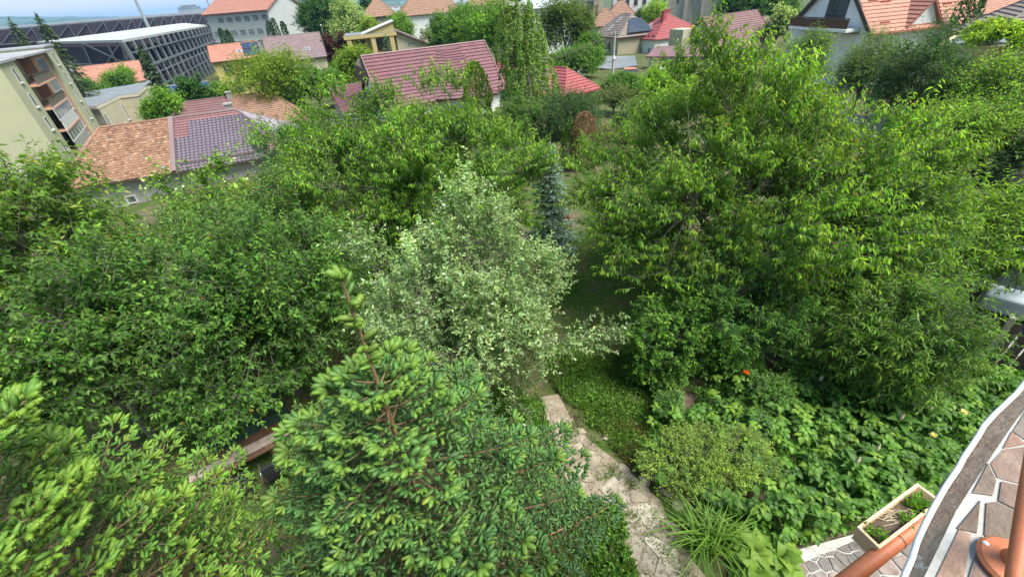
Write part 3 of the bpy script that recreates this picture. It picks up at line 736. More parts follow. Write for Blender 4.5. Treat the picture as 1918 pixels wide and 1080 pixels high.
ft = empty('outbuilding', (27.2, 25.0, -1.0), 'tan flat roofed outbuilding under the vine at the right', 'outbuilding')
pl = [(24.9, 26.1), (25.8, 24.9), (28.2, 23.3), (31.5, 25.5), (28.5, 29.0)]
MB().prism(pl, -1.2, 3.35).build('wall', TAN, ft)
cx, cy = np.mean([p[0] for p in pl]), np.mean([p[1] for p in pl])
MB().prism([(cx + (x - cx) * 1.09, cy + (y - cy) * 1.09) for x, y in pl], 3.35, 3.95).build('parapet', mat('parapet_tan', (.62, .46, .27), None, .8), ft)
MB().prism([(cx + (x - cx) * .98, cy + (y - cy) * .98) for x, y in pl], 3.951, 3.97).build('roof', ROOFGREY, ft)
ld = empty('ladder', (27.1, 23.45, -1), 'pale metal ladder leaning on the tan outbuilding at the right edge', 'ladder')
mb = MB()
for s_ in (-.2, .2): mb.bar((26.85 + s_, 23.3 - s_ * .6, .2), (27.0 + s_, 23.55 - s_ * .6, 4.4), .05)
mb.build('rail', METALG, ld)
for k in range(13):
    z = .5 + k * .3; f = (z - .2) / 4.2; MB().bar((26.65 + .15 * f, 23.42 + .25 * f, z), (27.05 + .15 * f, 23.18 + .25 * f, z), .035).build('rung', METALG, ld)

# --- yellow house with flat part
yh = empty('house', (-21, 92, -4.5), 'yellow house with a deep balcony and brown roof behind the maroon roof', 'house')
YZ = -4.6
def ypt(a, b): return (-26.6 + a * .972 - b * .235, 91.2 + a * .235 + b * .972)
MB().prism([ypt(0, 2.2), ypt(9, 2.2), ypt(9, 9), ypt(0, 9)], YZ, 2.9).build('wall', YELLOW, yh)
MB().prism([ypt(-.3, -.2), ypt(9.2, -.2), ypt(9.2, 9.3), ypt(-.3, 9.3)], 2.7, 3.25).build('fascia', YELLOW, yh)
MB().prism([ypt(-.2, -.1), ypt(9.1, -.1), ypt(9.1, 9.2), ypt(-.2, 9.2)], 3.251, 3.33).build('roof', ROOFGREY, yh)
for a in (.1, 4.4, 7.8): MB().prism([ypt(a, -.1), ypt(a + .8, -.1), ypt(a + .8, .7), ypt(a, .7)], YZ, 2.69).build('pillar', YELLOW, yh)
MB().prism([ypt(0, -.1), ypt(9, -.1), ypt(9, .1), ypt(0, .1)], YZ, .2).build('parapet', YELLOW, yh)
MB().prism([ypt(0, .1), ypt(9, .1), ypt(9, 2.19), ypt(0, 2.19)], -.75, -.6).build('balcony_floor', BEIGE, yh)
for a in (2.4, 6.2): window(yh, (*ypt(a, 2.19), 1.4), (.972, .235, 0), (.235, -.972, 0), 1.8, 1.7, frame=FRAMED)
rr = MB(); P3 = lambda a, b, z: np.array([*ypt(a, b), z])
rr.add([P3(3.2, .6, 3.3), P3(8.9, .6, 3.3), P3(8.9, .6, 4.9), P3(3.2, 7, 3.3), P3(8.9, 7, 3.3), P3(8.9, 7, 4.9)], [(0, 1, 2), (5, 4, 3), (1, 4, 5, 2), (0, 2, 5, 3)]); rr.build('clerestory', YELLOW, yh)
MB().slab([P3(2.9, .3, 3.35), P3(9.1, .3, 5.05), P3(9.1, 7.3, 5.05), P3(2.9, 7.3, 3.35)], .12).build('clerestory_roof', FRAMEW, yh)
MB().prism([ypt(9.02, .9), ypt(15.5, .9), ypt(15.5, 8), ypt(9.02, 8)], YZ, .2).build('wing_wall', CREAM, yh)
w = MB(); w.add([P3(9.02, .9, .2), P3(15.5, .9, .2), P3(9.02, .9, 3.2), P3(9.02, 8, .2), P3(15.5, 8, .2), P3(9.02, 8, 3.2)], [(0, 1, 2), (5, 4, 3), (0, 2, 5, 3), (1, 4, 5, 2)]); w.build('wing_gable', CREAM, yh)
w = MB(); roof_face(w, P3(16.6, .3, .0), P3(16.6, 8.6, .0), P3(9.0, 8.6, 3.55), P3(9.0, .3, 3.55), ('step', .4, .05)); w.slab([P3(16.6, .3, -.06), P3(16.6, 8.6, -.06), P3(9.0, 8.6, 3.5), P3(9.0, .3, 3.5)], .12); w.build('wing_roof', BROWND, yh)
for k in range(3): window(yh, P3(11.1 + k * .45, .89, 1.0), (.972, .235, 0), (.235, -.972, 0), .36, .75, mull=0, sill=False, frame=FRAMEW)
window(yh, P3(13.2, .89, -1.6), (.972, .235, 0), (.235, -.972, 0), 1.2, 1.2)
MB().prism([ypt(14.6, 5), ypt(15.5, 5), ypt(15.5, 6), ypt(14.6, 6)], 0, 3.0).build('chimney', CREAM, yh)

# --- flat grey roofed building left
gr = empty('building', (-68, 84, -11), 'low cream building with a stepped flat grey roof beside the apartment block', 'building')
GS = 1.45; pl = [(x * GS, y * GS) for x, y in ((-53.2, 61.9), (-48.1, 68.4), (-46.4, 66.2), (-45.0, 61.6), (-42.7, 57.1), (-44.6, 56.6), (-43.3, 53.2), (-42.2, 49.9), (-50.5, 52.5))]
cx, cy = np.mean([p[0] for p in pl]), np.mean([p[1] for p in pl])
pw = [(cx + (x - cx) * .97, cy + (y - cy) * .97) for x, y in pl]
MB().prism(pw, -11.5, -2.62).build('wall', CREAM, gr)
MB().prism(pl, -2.62, -2.2).build('cornice', mat('cornice_cream', (.48, .44, .35), (.43, .40, .33), .85), gr)
MB().prism([(cx + (x - cx) * .985, cy + (y - cy) * .985) for x, y in pl], -2.198, -2.12).build('roof', ROOFGREY, gr)
def wall_windows(root, a, b, zc, w, h, n, m0=.12, m1=.88, out=None, **k):
    a, b = np.array([*a, 0.0]), np.array([*b, 0.0]); u = unit(b - a); nrm = np.array([u[1], -u[0], 0])
    if out is not None and nrm @ (np.array([*out, 0]) - a) < 0: nrm = -nrm
    for i in range(n):
        t = m0 + (m1 - m0) * (i / (n - 1) if n > 1 else .5); p = lerp(a, b, t); window(root, (p[0], p[1], zc), u, nrm, w, h, **k)
for z in (-4.7, -8.6):
    wall_windows(gr, pw[2], pw[4], z, 2.0, 2.4, 4, .18, .9, out=(0, 0), glass=CURT)
    wall_windows(gr, pw[5], pw[7], z, 1.5, 2.4, 4, .12, .9, out=(0, 0), glass=CURT)
# --- orange roofs between the block and the stadium
hoa = House('house', 'plain orange roofed house beyond the apartment block', (-102.9, 112.7, .55, 18.2, 11.2, -4.2, -.12, 0, 0), -12, WHITEP, ORANGER, ('step', .5, .04))
hob = House('house', 'small house with a grey roof and cream gable next to the apartment block', (-98.3, 107.2, .55, 5.0, 9.8, -2.6, .9, 0, 0), -12, CREAM, ROOFGREY, ('plain',))

# --- apartment block
def apartment():
    N0 = np.array([-47.2, 47.8, 0]); N1 = np.array([-61.7, 71.6, 0]); L = np.linalg.norm(N1 - N0); u = unit(N1 - N0); n = np.array([u[1], -u[0], 0])
    if n @ (-N0) < 0: n = -n
    K = .9; zt, zb, st = 5.55, -7.6, 2.36
    r = empty('apartment_block', (N0 + N1) / 2 + np.array([0, 0, zb]), 'pale green five storey apartment block with salmon balconies at the upper left', 'apartment block')
    P = lambda s, d, z: N0 + u * s * K + n * d + np.array([0, 0, z])
    L /= K
    def bx(mb, s0, s1, d0, d1, z0, z1): return mb.box(P((s0 + s1) / 2, (d0 + d1) / 2, (z0 + z1) / 2), u * K * (s1 - s0) / 2, n * (d1 - d0) / 2, np.array([0, 0, (z1 - z0) / 2]))
    mb = MB(); bx(mb, 0, 6.2, -12, 0, zb, zt); bx(mb, 24.5, L, -12, 0, zb, zt + .5); bx(mb, 6.2, 24.5, -12, -1.5, zb, zt); mb.build('wall', PALEG, r)
    bx(MB(), 16, 24.5, -1.5, -.35, zb, zt - .2).build('salmon_wall', PINK, r)
    mb = MB(); bx(mb, -.2, 6.3, -12.2, .2, zt + .004, zt + .22); bx(mb, 6.3, 24.4, -12.2, .9, zt + .1, zt + .3); bx(mb, 24.4, L + .2, -12.2, .2, zt + .504, zt + .7); mb.build('roof', mat('sheet_roof', (.30, .31, .33), (.21, .21, .235), .6, .5, c3=(.27, .20, .165), c3scale=.4), r)
    for i in range(5):
        zc = zt - 1.25 - i * st
        window(r, P(3.9, 0, zc), u, n, 1.0, 1.35, mull=0, glass=CURT)
        window(r, P(27.6, 0, zc + .3), u, n, 1.1, 1.5, mull=0, glass=CURT)
        bx(MB(), 6.4, 16, -1.5, .75, zc - 1.38, zc - 1.22).build('balcony_slab', PINK, r)
        window(r, P(11, -1.5, zc + .1), u, n, 3.4, 1.7, mull=2, glass=CURT)
        window(r, P(20.2, -.35, zc + .05), u, n, 4.2, 1.5, mull=3, glass=CURT, fw=.12)
        if i < 2 or i == 4:
            mb = MB()
            for k in range(12): mb.bar(P(6.5 + k * .86, .7, zc - 1.2), P(6.5 + k * .86, .7, zc - .25), .05)
            mb.bar(P(6.4, .7, zc - .25), P(16, .7, zc - .25), .07).bar(P(6.5, .7, zc - .25), P(6.5, -1.4, zc - .25), .07); mb.build('railing', FASCIA, r)
            bx(MB(), 6.6, 15.9, .60, .64, zc - 1.2, zc - .35).build('railing_panel', mat('railing_panel', (.20, .20, .17), (.26, .25, .2), .6), r)
        else:
            bx(MB(), 6.6, 15.9, .55, .68, zc - 1.2, zc - .25).build('balcony_front', FRAMEW if i == 2 else GREYP, r)
            window(r, P(11.2, .62, zc + .5), u, n, 9.2, 1.45, mull=4, glass=CURT, sill=False, fw=.12)
    for k in range(3): MB().tube([P(4 + k * 7, -4, zt + .2), P(4 + k * 7, -4, zt + 2.2)], .04, 5).tube([P(3.6 + k * 7, -4, zt + 1.9), P(4.5 + k * 7, -4, zt + 1.9)], .03, 4).build('aerial', FASCIA, r)
apartment()

# --- school with the row of houses in front of it
def school():
    M = np.array([-74.6, 174.7, 0]); a = -.2; u = np.array([math.cos(a), math.sin(a), 0]); v = np.array([-math.sin(a), math.cos(a), 0]); L, W, zt, zb = 24., 22., 8.69, -15.
    r = empty('school', M - u * L / 2 + v * W / 2 + np.array([0, 0, zb]), 'long pale blue grey building of three window rows with an orange roof', 'school')
    P = lambda s, t, z: M + u * s + v * t + np.array([0, 0, z])
    mb = MB().box(P(-L / 2, W / 2, (zt + zb) / 2), u * L / 2, v * W / 2, np.array([0, 0, (zt - zb) / 2]))
    mb.add([P(0, 0, zt), P(0, W, zt), P(0, W / 2, zt + 4.6), P(-.3, 0, zt), P(-.3, W, zt), P(-.3, W / 2, zt + 4.6)], [(0, 1, 2), (5, 4, 3)]); mb.build('wall', SCHOOLW, r)
    m = MB(); roof_face(m, P(-L - .8, -.9, zt - .3), P(.6, -.9, zt - .3), P(.6, W / 2, zt + 4.9), P(-L - .8, W / 2, zt + 4.9), ('step', .7, .05)); roof_face(m, P(.6, W + .9, zt - .3), P(-L - .8, W + .9, zt - .3), P(-L - .8, W / 2, zt + 4.9), P(.6, W / 2, zt + 4.9), ('step', .7, .05))
    m.slab([P(-L - .8, -.9, zt - .4), P(.6, -.9, zt - .4), P(.6, W / 2, zt + 4.8), P(-L - .8, W / 2, zt + 4.8)], .25).slab([P(.6, W + .9, zt - .4), P(-L - .8, W + .9, zt - .4), P(-L - .8, W / 2, zt + 4.8), P(.6, W / 2, zt + 4.8)], .25); m.build('roof', ORANGER, r)
    for row in range(4):
        zc = zt - 2.3 - row * 3.9
        for k in range(7):
            if row == 0 and k == 0: continue
            window(r, P(-L + 1.9 + k * 3.4, 0, zc), u, -v, 2.5, 1.9, mull=3, glass=CURT if (k * 3 + row) % 3 else GLASS, fw=.13, sill=False)
    MB().bar(P(-L, -.1, zt - 8.6), P(0, -.1, zt - 8.6), .2, .35).build('string_course', FRAMEW, r)
    for k in range(3): window(r, P(0, 7 + k * 5, zt - 5.2), v, u, 3.2, .5, mull=1, sill=False)
school()
hra = House('house', 'ochre house with orange roof and roof window in front of the school', (-45.6, 79.5, .432, 7.85, 10.4, 1.8, 3.84, 0, 0), -6.5, YELLOW, ORANGER, ('step', .5, .03), ends=(1, 0))
skylight(hra, 4.2, 4.9, .38, .55); hra.win('n', 2.1, .6, 1.3, 1.1, frame=FRAMED); hra.win('n', 2.6, -2.2, 1.3, 1.1, frame=FRAMED); hra.win('n', 5.6, .6, 1.3, 1.1, frame=FRAMED)
ox = hra.P(5.6, 0, 0)
q = hra.rect(5.2, 7.7, .14, .92, .16)
for k in range(4):
    for j in range(2):
        qq = hra.rect(5.15 + k * .66, 5.77 + k * .66, .12 + j * .42, .50 + j * .42, .16); MB().slab(qq, .06).build('solar_panel', SOLAR, hra.roof)
ox = hra.P(7.9, -.6, 0)
hrb = House('house', 'cream house with a plum brown roof in front of the school gable', (ox[0] + .3, ox[1] + .1, .36, 9.6, 11.4, .85, 4.25, 0, 0), -6.5, CREAM, BROWND, ('step', .5, .04))
skylight(hrb, 6.4, 7.1, .30, .42); hrb.win('n', 6.6, -1.1, 1.5, 1.3); hrb.win('n', 1.8, -.6, 1.0, 1.0, frame=FRAMED)

# --- old tiled houses, church, other far houses along the top of the picture
hto = House('house', 'old house with a wide red brown tile roof behind the yellow house', (-21.2, 117.9, .18, 15.5, 12, 4.9, 9.5, 5, 5), -5.5, WHITEP, OLDTILE, ('step', .5, .05))
for a in (7.6, 10.8, 13.2): hto.win('n', a, 3.2, 1.1, 1.6, frame=FRAMED)
htl = House('house', 'old hipped tile roof left of the wide tiled house', (-30, 119, .18, 8.4, 9, 5.2, 9.0, 4, 4), -5.5, GREYP, OLDTILE, ('step', .5, .05))
hbg = House('house', 'house with a blue grey roof and white gable half hidden by the olive tree', (7.2, 108.5, .05, 10.5, 8, 4.6, 8.8, 0, 0), -5, WHITEP, METALG, ('step', .6, .03))
skylight(hbg, 4.5, 5.8, .45, .65)
hti = House('house', 'small house with a mottled clay tile roof behind the beige house', (22.5, 112.9, -.15, 7.2, 7.5, .1, 3.4, 3.2, 3.2), -5, GREYP, OLDTILE, ('step', .4, .05)); hti.chimney(1.6, 3.4, .7, 2, 4.1, OLDTILE)
hti2 = House('house', 'second mottled tile roof tucked behind the first one', (27.0, 117.2, -.15, 7.5, 7.5, 1.2, 4.4, 3.2, 3.2), -5, GREYP, OLDTILE, ('step', .4, .05))
for i, (x, y, w, z, lab) in enumerate(((21.5, 124.5, 6.5, 6.2, 'cream far house with one square window at the top edge'), (30, 123.5, 9.5, 6.6, 'white far house with a row of tall dark openings at the top edge'))):
    h = House('house', lab, (x, y, -.15, w, 8, z, z + 3, 0, 0), -5, CREAM if i == 0 else WHITEP, BROWNR, ('step', .5, .05))
    for k in range(1 if i == 0 else 4): h.win('n', w / 2 if i == 0 else 1.6 + k * 2.0, z - 2.2, 1.6 if i == 0 else .9, 1.6 if i == 0 else 2.2, frame=FRAMED)
htr = House('house', 'far terrace roof between the tiled houses and the birch', (-6.0, 131, -.1, 12, 9, 5.5, 9, 3, 3), -5, WHITEP, OLDTILE, ('step', .5, .05))
for a in (3, 6, 9): htr.win('n', a, 4, 1.1, 1.5, frame=FRAMED)
ch = empty('church', (49.5, 122, -6), 'tall pale stone church wall with pointed slate spandrels at the top edge', 'church')
CP = lambda s, d, z: np.array([43.3 + s * .925 + d * .38, 122.6 - s * .38 + d * .925, z])
m = MB(); m.box(CP(6.2, 4, 2), (np.array([.925, -.38, 0])) * 6.2, np.array([.38, .925, 0]) * 4, np.array([0, 0, 8])); m.build('wall', STONEW, ch)
for k in range(4): MB().box(CP(.4 + k * 3.85, -.3, 1.5), np.array([.925, -.38, 0]) * .4, np.array([.38, .925, 0]) * .35, np.array([0, 0, 7.5])).build('buttress', STONEW, ch)
for k in range(3): window(ch, CP(2.3 + k * 3.9, -.01, 5.0), (.925, -.38, 0), (-.38, -.925, 0), .5, 4.2, mull=0, sill=False, frame=STONEW, fw=.05)
for k in (-1, 6.3, 13):
    m = MB(); m.slab([CP(k - 1.6, -.35, 8.5), CP(k + 1.6, -.35, 8.5), CP(k, -.36, 1.6)], .2); m.build('slate_spandrel', mat('slate', (.16, .18, .22), (.2, .22, .26), .6), ch)
MB().tube([CP(6.3, -.5, 1.6), CP(6.3, -.5, -5)], .07, 6).build('downpipe', FASCIA, ch)
MB().slab([CP(-.6, -.6, 10), CP(13, -.6, 10), CP(13, 4, 15), CP(-.6, 4, 15)], .3).build('roof', MATS['slate'], ch)

# --- garage by the street with the pole, wires, lamp
ga = empty('garage', (17.5, 70.5, -5), 'flat grey roofed garage with a brown door behind the utility pole', 'garage')
m = MB(); m.prism([(14.6, 70.6), (17.4, 69.95), (20.4, 69.2), (21.2, 72.5), (15.3, 74)], -5, -2.3); m.build('wall', CREAM, ga)
MB().slab([(14.2, 70.5, -2.0), (17.4, 69.6, -2.45), (20.9, 68.8, -2.1), (21.6, 72.9, -1.3), (15.2, 74.4, -1.2)], .2).build('roof', ROOFGREY, ga)
MB().box((19.0, 69.5, -3.5), np.array([.97, -.24, 0]) * 1.3, np.array([.24, .97, 0]) * .06, np.array([0, 0, 1.0])).build('door', WOODB, ga)
up = empty('utility_pole', (15.13, 60.13, -3), 'grey concrete utility pole with a white lamp in front of the garage', 'utility pole')
MB().tube([(15.13, 60.13, -3.2), (15.13, 60.13, 3.1)], [.17, .11], 8).build('pole', mat('concrete', (.42, .41, .38), (.34, .33, .31), .9, 3), up)
MB().bar((14.6, 60.0, 2.75), (15.7, 60.3, 2.75), .08).bar((14.7, 60.0, 2.35), (15.6, 60.3, 2.35), .08).build('crossarm', FASCIA, up)
for dx in (-.45, 0, .45): MB().tube([(15.13 + dx, 60.13 + dx * .2, 2.8), (15.13 + dx, 60.13 + dx * .2, 3.0)], .04, 6).build('insulator', FRAMEW, up)
MB().tube([(15.13, 59.95, .45), (15.13, 59.75, .1)], [.12, .2], 8).build('lamp_head', FRAMEW, up)
def wire(a, b, sag, label):
    a, b = np.array(a), np.array(b); t = np.linspace(0, 1, 14)[:, None]; p = a + (b - a) * t; p[:, 2] -= sag * 4 * t[:, 0] * (1 - t[:, 0])
    o = MB().tube(list(p), .022, 4).build('wire', FASCIA); tag(o, label, 'cable', 'overhead wires at the utility pole')
for i, (dz, dx) in enumerate(((2.95, -.45), (2.95, 0), (2.95, .45), (2.45, .2))): wire((15.13 + dx, 60.13, dz), (-6 + dx, 52.0, dz - 3.2), .7, ['upper overhead wire on the left end of the pole crossarm', 'overhead wire on the middle of the pole crossarm', 'overhead wire on the right end of the pole crossarm', 'lowest overhead wire on the pole, under the other three'][i])
for i in range(2): 
    a, b = np.array((-4.5, 36, .6 - .25 * i)), np.array((-19.5, 33.5, 1.55 - .3 * i)); t = np.linspace(0, 1, 12)[:, None]; p = a + (b - a) * t; p[:, 2] -= .25 * 4 * t[:, 0] * (1 - t[:, 0])
    tag(MB().tube(list(p), .016, 4).build('wire', METALG), ['upper pale wire in front of the walnut tree beside the orange hip roof', 'lower pale wire in front of the walnut tree beside the orange hip roof'][i], 'cable', 'wires over the left gardens')
lp = empty('street_lamp', (-37.9, 113.8, -5), 'slim grey street lamp with a pale head beside the purple plum trees', 'street lamp')
MB().tube([(-37.8, 113.9, -5.5), (-37.9, 113.85, 4.5)], [.12, .07], 6).build('pole', METALG, lp); MB().bar((-38.0, 113.8, 4.55), (-37.6, 113.0, 4.7), .3, .18).build('lamp_head', FRAMEW, lp)

# --- stadium
STEELS = mat('stadium_steel', (.085, .095, .108), (.125, .138, .152), .5, .3)
def stadium():
    METALG = STEELS
    st = empty('stadium', (-120, 180, -13), 'steel framed football stadium with a white roof and dark purple stands', 'stadium')
    Cn, Rt, Bk, Tp = np.array([-93.5, 129.0, 4.5]), np.array([-132.7, 240.2, 4.5]), np.array([-178, 300, 5.6]), np.array([-125, 141.5, 5.3])
    Tp = np.array([-142., 160., 4.9])
    MB().slab([Cn, Rt, Bk, Tp], .6).build('roof', WHITEROOF, st)
    zb = -12.
    lean = np.array([1.5, 0, 0])
    n = 17; post = MB(); beam = MB(); inner = MB()
    for i in range(n):
        p = lerp(Cn, Rt, i / (n - 1)) - [0, 0, .6]; b = np.array([p[0] + 1.0, p[1] + .5, zb])
        MB().bar(p, b, .7, .7).build('column', METALG, st)
        q = p + unit(Tp - Cn) * 9
        inner.bar(q + [0, 0, -.5], [q[0], q[1], zb], .45); inner.bar(p + [0, 0, -1], [q[0], q[1], -4], .35); inner.bar([q[0], q[1], -.5], b, .3)
    for z in (1.5, -2.2, -4.4, -7.5):
        beam.bar(np.array([*lerp(Cn, Rt, 0)[:2] + [.6, .3], z]), np.array([*Rt[:2] + [.6, .3], z]), .55 if z == -2.2 else .3)
        inner.bar(np.array([*(Cn + unit(Tp - Cn) * 9)[:2], z]), np.array([*(Rt + unit(Tp - Cn) * 9)[:2], z]), .3)
    beam.build('beam', METALG, st); inner.build('inner_frame', mat('steel_blue', (.06, .07, .085), (.10, .115, .135), .6, .2), st)
    DARKP = mat('stand_purple', (.034, .022, .034), (.022, .017, .027), .8, .3)
    w = unit(Tp - Cn)
    MB().slab([Cn + w * 12 + [0, 0, -3], Rt + w * 12 + [0, 0, -3], Rt + w * 34 + [0, 0, -14], Cn + w * 34 + [0, 0, -14]], .8).build('stand', DARKP, st)
    MB().box((Cn + Rt) / 2 + w * 16 + [0, 0, -12], (Rt - Cn) / 2, w * 4, np.array([0, 0, 6.])).build('stand_back', DARKP, st)
    # glazed end face of the roof: truss
    E0, E1 = Cn - [0, 0, .6], Tp - [0, 0, .6]
    t = MB(); lo = lambda f: np.array([*lerp(E0, E1, f)[:2], lerp(-1.2, -.4, f) - .4])
    MB().bar(lo(0), lo(1), .4).build('end_beam', METALG, st)
    for f in (0.02, .42): t.bar(lerp(E0, E1, f), lo(f + .03), .5)
    t.bar(lerp(E0, E1, .42), lo(.03), .32).bar(lerp(E0, E1, .02), lo(.3), .32); t.build('end_truss', METALG, st)
    MB().slab([E0 + [-2, 2, -1], E1 + [-2, 2, -1], np.array([*E1[:2] + [-2, 2], -13]), np.array([*E0[:2] + [-2, 2], -13])], .5).build('end_stand', DARKP, st)
    # far stand
    A, B, Dd = np.array([-290., 215., 9.2]), np.array([-190.8, 269.2, 9.6]), np.array([-150.0, 330.0, 9.5])
    MB().slab([A, B, Dd, Dd + [-25, 15, 1.0], B + [-15, 25, 1.2], A + [-15, 25, 1.2]], .5).build('roof', METALG, st)
    MB().slab([A + [0, 0, -.5], B + [0, 0, -.5], np.array([B[0], B[1], -14]), np.array([A[0], A[1], -14])], .5).build('stand_back', DARKP, st)
    MB().slab([B + [0, 0, -.5], Dd + [0, 0, -.5], np.array([Dd[0], Dd[1], -14]), np.array([B[0], B[1], -14])], .5).build('stand_back', DARKP, st)
    tr = MB()
    for X0, X1, m in ((A, B, 16), (B, Dd, 14)):
        nn = np.array([.5, -1.0, 0])
        for i in range(m):
            p, q = lerp(X0, X1, i / m) + nn - [0, 0, .6], lerp(X0, X1, (i + 1) / m) + nn - [0, 0, .6]
            tr.bar(p, p - [0, 0, 5.5], .35); tr.bar(p - [0, 0, 5.5], q, .3)
        tr.bar(X0 + nn - [0, 0, 6.1], X1 + nn - [0, 0, 6.1], .4)
    tr.build('truss', MATS['steel_blue'], st)
    # scoreboard-like dark sign with a white swoosh at the foot of the end stand
    s0 = np.array([-100.5, 117.5, -3.2]); uu = unit(np.array([.80, .60, 0])); 
    MB().box(s0, uu * 1.9, np.array([-.6, .8, 0]) * .1, np.array([0, 0, .8])).build('sign', mat('sign_black', (.01, .01, .012), None, .5), st)
    pts = [(-1.2, .25), (-1.0, -.3), (-.55, -.42), (1.3, .45), (-.45, -.1), (-.8, -.05)]
    nn = np.array([.6, -.8, 0]) * .12
    m = MB(); m.add([s0 + nn + uu * a + np.array([0, 0, b]) for a, b in pts], [(0, 1, 5), (1, 2, 4, 5), (2, 3, 4)]); m.build('sign_mark', FRAMEW, st)
stadium()
for (x, y, z1, z0, w, lab) in ((-165.7, 250.1, 40, -14, .8, 'tall steel floodlight mast rising above the white stadium roof'), (-84.0, 85.0, 14.0, -8, .55, 'leaning grey floodlight mast at the left edge')):
    fm = empty('floodlight_mast', (x, y, z0), lab, 'floodlight mast'); MB().tube([(x, y, z0), (x, y, z1)], [w, w * .6], 8).build('pole', METALG, fm)
    if z1 < 20: MB().box((x + 1.2, y + .4, 4.9), (.35, 0, 0), (0, .25, 0), (0, 0, .5)).build('lamp_head', FRAMEW, fm)
tw = empty('tower_block', (-298, 524, -14), 'distant white gridded high rise behind the stadium roof', 'tower block')
U = unit(np.array([16.9, 9.6, 0])) ; VN = np.array([U[1], -U[0], 0])
MB().box(np.array([-297.5, 521, 1.2]) - VN * 8, U * 10, VN * 8, np.array([0, 0, 15.5])).build('wall', mat('tower_glass', (.13, .18, .26), (.2, .25, .33), .4, .05), tw)
mb = MB()
for k in range(13): mb.bar(np.array([-297.5, 521, -14]) + U * (-9.8 + k * 1.63) + VN * .1, np.array([-297.5, 521, 14.0]) + U * (-9.8 + k * 1.63) + VN * .1, .5)
mb.build('facade_fin', FRAMEW, tw); MB().box(np.array([-297.5, 521, 17.2]) - VN * 8, U * 7, VN * 5, np.array([0, 0, .9])).build('roof_plant', ROOFGREY, tw)
cr = empty('crane', (-330, 620, -14), 'distant thin tower crane above the white high rise', 'crane')
MB().bar((-330, 620, -14), (-330, 620, 33), 1.0).build('mast', METALG, cr); MB().bar((-362, 605, 32), (-320, 625, 32), .9).build('jib', METALG, cr)

# far town below the hills
def town():
    rng = np.random.default_rng(17); mb = MB()
    for i in range(420):
        az = R(rng.uniform(-62, 25)); d = rng.uniform(1100, 3600); x, y = d * math.sin(az), d * math.cos(az); z = -15 + max(0, d - 2300) * .012
        w, l, h = rng.uniform(5, 14), rng.uniform(6, 22), rng.uniform(4, 12); c = rng.choice([0, 1, 2, 3]); mb.cc = [(.62, .6, .56), (.5, .48, .44), (.38, .17, .12), (.6, .58, .6)][c]
        mb.box((x, y, z + h / 2), (w, 0, 0), (0, l, 0), (0, 0, h / 2))
    o = mb.build('far_town', mat('town_wall', (0, 0, 0), None, .9, vcol=True), None, kind='stuff')
town()

# parking and cars
pk = MB().slab([(-100, 128, -9.2), (-60, 148, -10.2), (-50, 120, -8.6), (-78, 108, -8.5)], .3).build('parking_ground', mat('asphalt', (.16, .16, .16), (.22, .21, .2), .95, .4)); pk['kind'] = 'structure'
def fence_panels():
    f = empty('site_fence', (-68, 133, -9.8), 'pale metal site fence of sheets below the stadium frame', 'fence')
    for k in range(16):
        x, y = -82 + k * 1.9, 122 + k * 1.05
        MB().box((x, y, -8.6), (.86, .48, 0), (-.03, .06, 0), (0, 0, 1.3)).build('panel', mat('sheet_pale', (.52, .51, .47), (.42, .41, .38), .7, .5) if k == 0 else MATS['sheet_pale'], f)
    for k, (x, y, c) in enumerate(((-86, 127, 0), (-83, 128, 0), (-79, 130, 0), (-70, 138, 1), (-66, 139.5, 0), (-64, 141, 1))):
        q = empty('container', (x, y, -10), ['leftmost blue portable cabin at the foot of the stadium frame', 'second blue portable cabin at the foot of the stadium frame', 'third blue portable cabin at the foot of the stadium frame', 'white portable cabin between the blue ones and the right end', 'blue portable cabin between the two white cabins', 'rightmost white portable cabin at the foot of the stadium frame'][k], 'container', 'cabins below the stadium')
        MB().box((x, y, -7.9), (1.3, .6, 0), (-.5, 1.1, 0), (0, 0, 1.4)).build('body', mat('blue_tarp', (.05, .10, .32), (.06, .12, .36), .6) if (c == 0 and 'blue_tarp' not in MATS) else (MATS['blue_tarp'] if c == 0 else FRAMEW), q)
        MB().box((x, y, -6.45), (1.36, .63, 0), (-.52, 1.14, 0), (0, 0, .05)).build('lid', ROOFGREY, q)
fence_panels()
def car(x, y, z, a, m, label, group='parked cars'):
    r = empty('parked_car', (x, y, z), label, 'car', group); c, s = math.cos(a), math.sin(a)
    P = lambda l, w, h: np.array([x + l * c - w * s, y + l * s + w * c, z + h])
    prof = [(-2.1, .35), (-2.15, .8), (-1.9, .95), (1.0, .98), (2.0, .82), (2.15, .55), (2.1, .3)]
    b = MB(); n = len(prof); b.add([P(l, -.86, h) for l, h in prof] + [P(l, .86, h) for l, h in prof], [tuple(range(n)), tuple(range(2 * n - 1, n - 1, -1))] + [(i, n + i, n + (i + 1) % n, (i + 1) % n) for i in range(n)]); b.build('body', m, r, bevel=.06)
    cab = [(-1.75, .94), (-1.35, 1.42), (.2, 1.45), (1.05, .96)]; k = MB(); n = 4
    k.add([P(l, -.78 + (h > 1) * .1, h) for l, h in cab] + [P(l, .78 - (h > 1) * .1, h) for l, h in cab], [tuple(range(n)), tuple(range(2 * n - 1, n - 1, -1))] + [(i, n + i, n + (i + 1) % n, (i + 1) % n) for i in range(n)]); k.build('windows', GLASS, r)
    MB().box(P(-.55, 0, 1.46), np.array([c, s, 0]) * .82, np.array([-s, c, 0]) * .66, np.array([0, 0, .03])).build('roof', m, r)
    for l in (-1.3, 1.3):
        for w in (-.8, .8): MB().lathe(P(l, w, .32), [(.2, -.1), (.32, -.1), (.32, .1), (.2, .1)], 10, (-s, c, 0)).build('wheel', FASCIA, r)
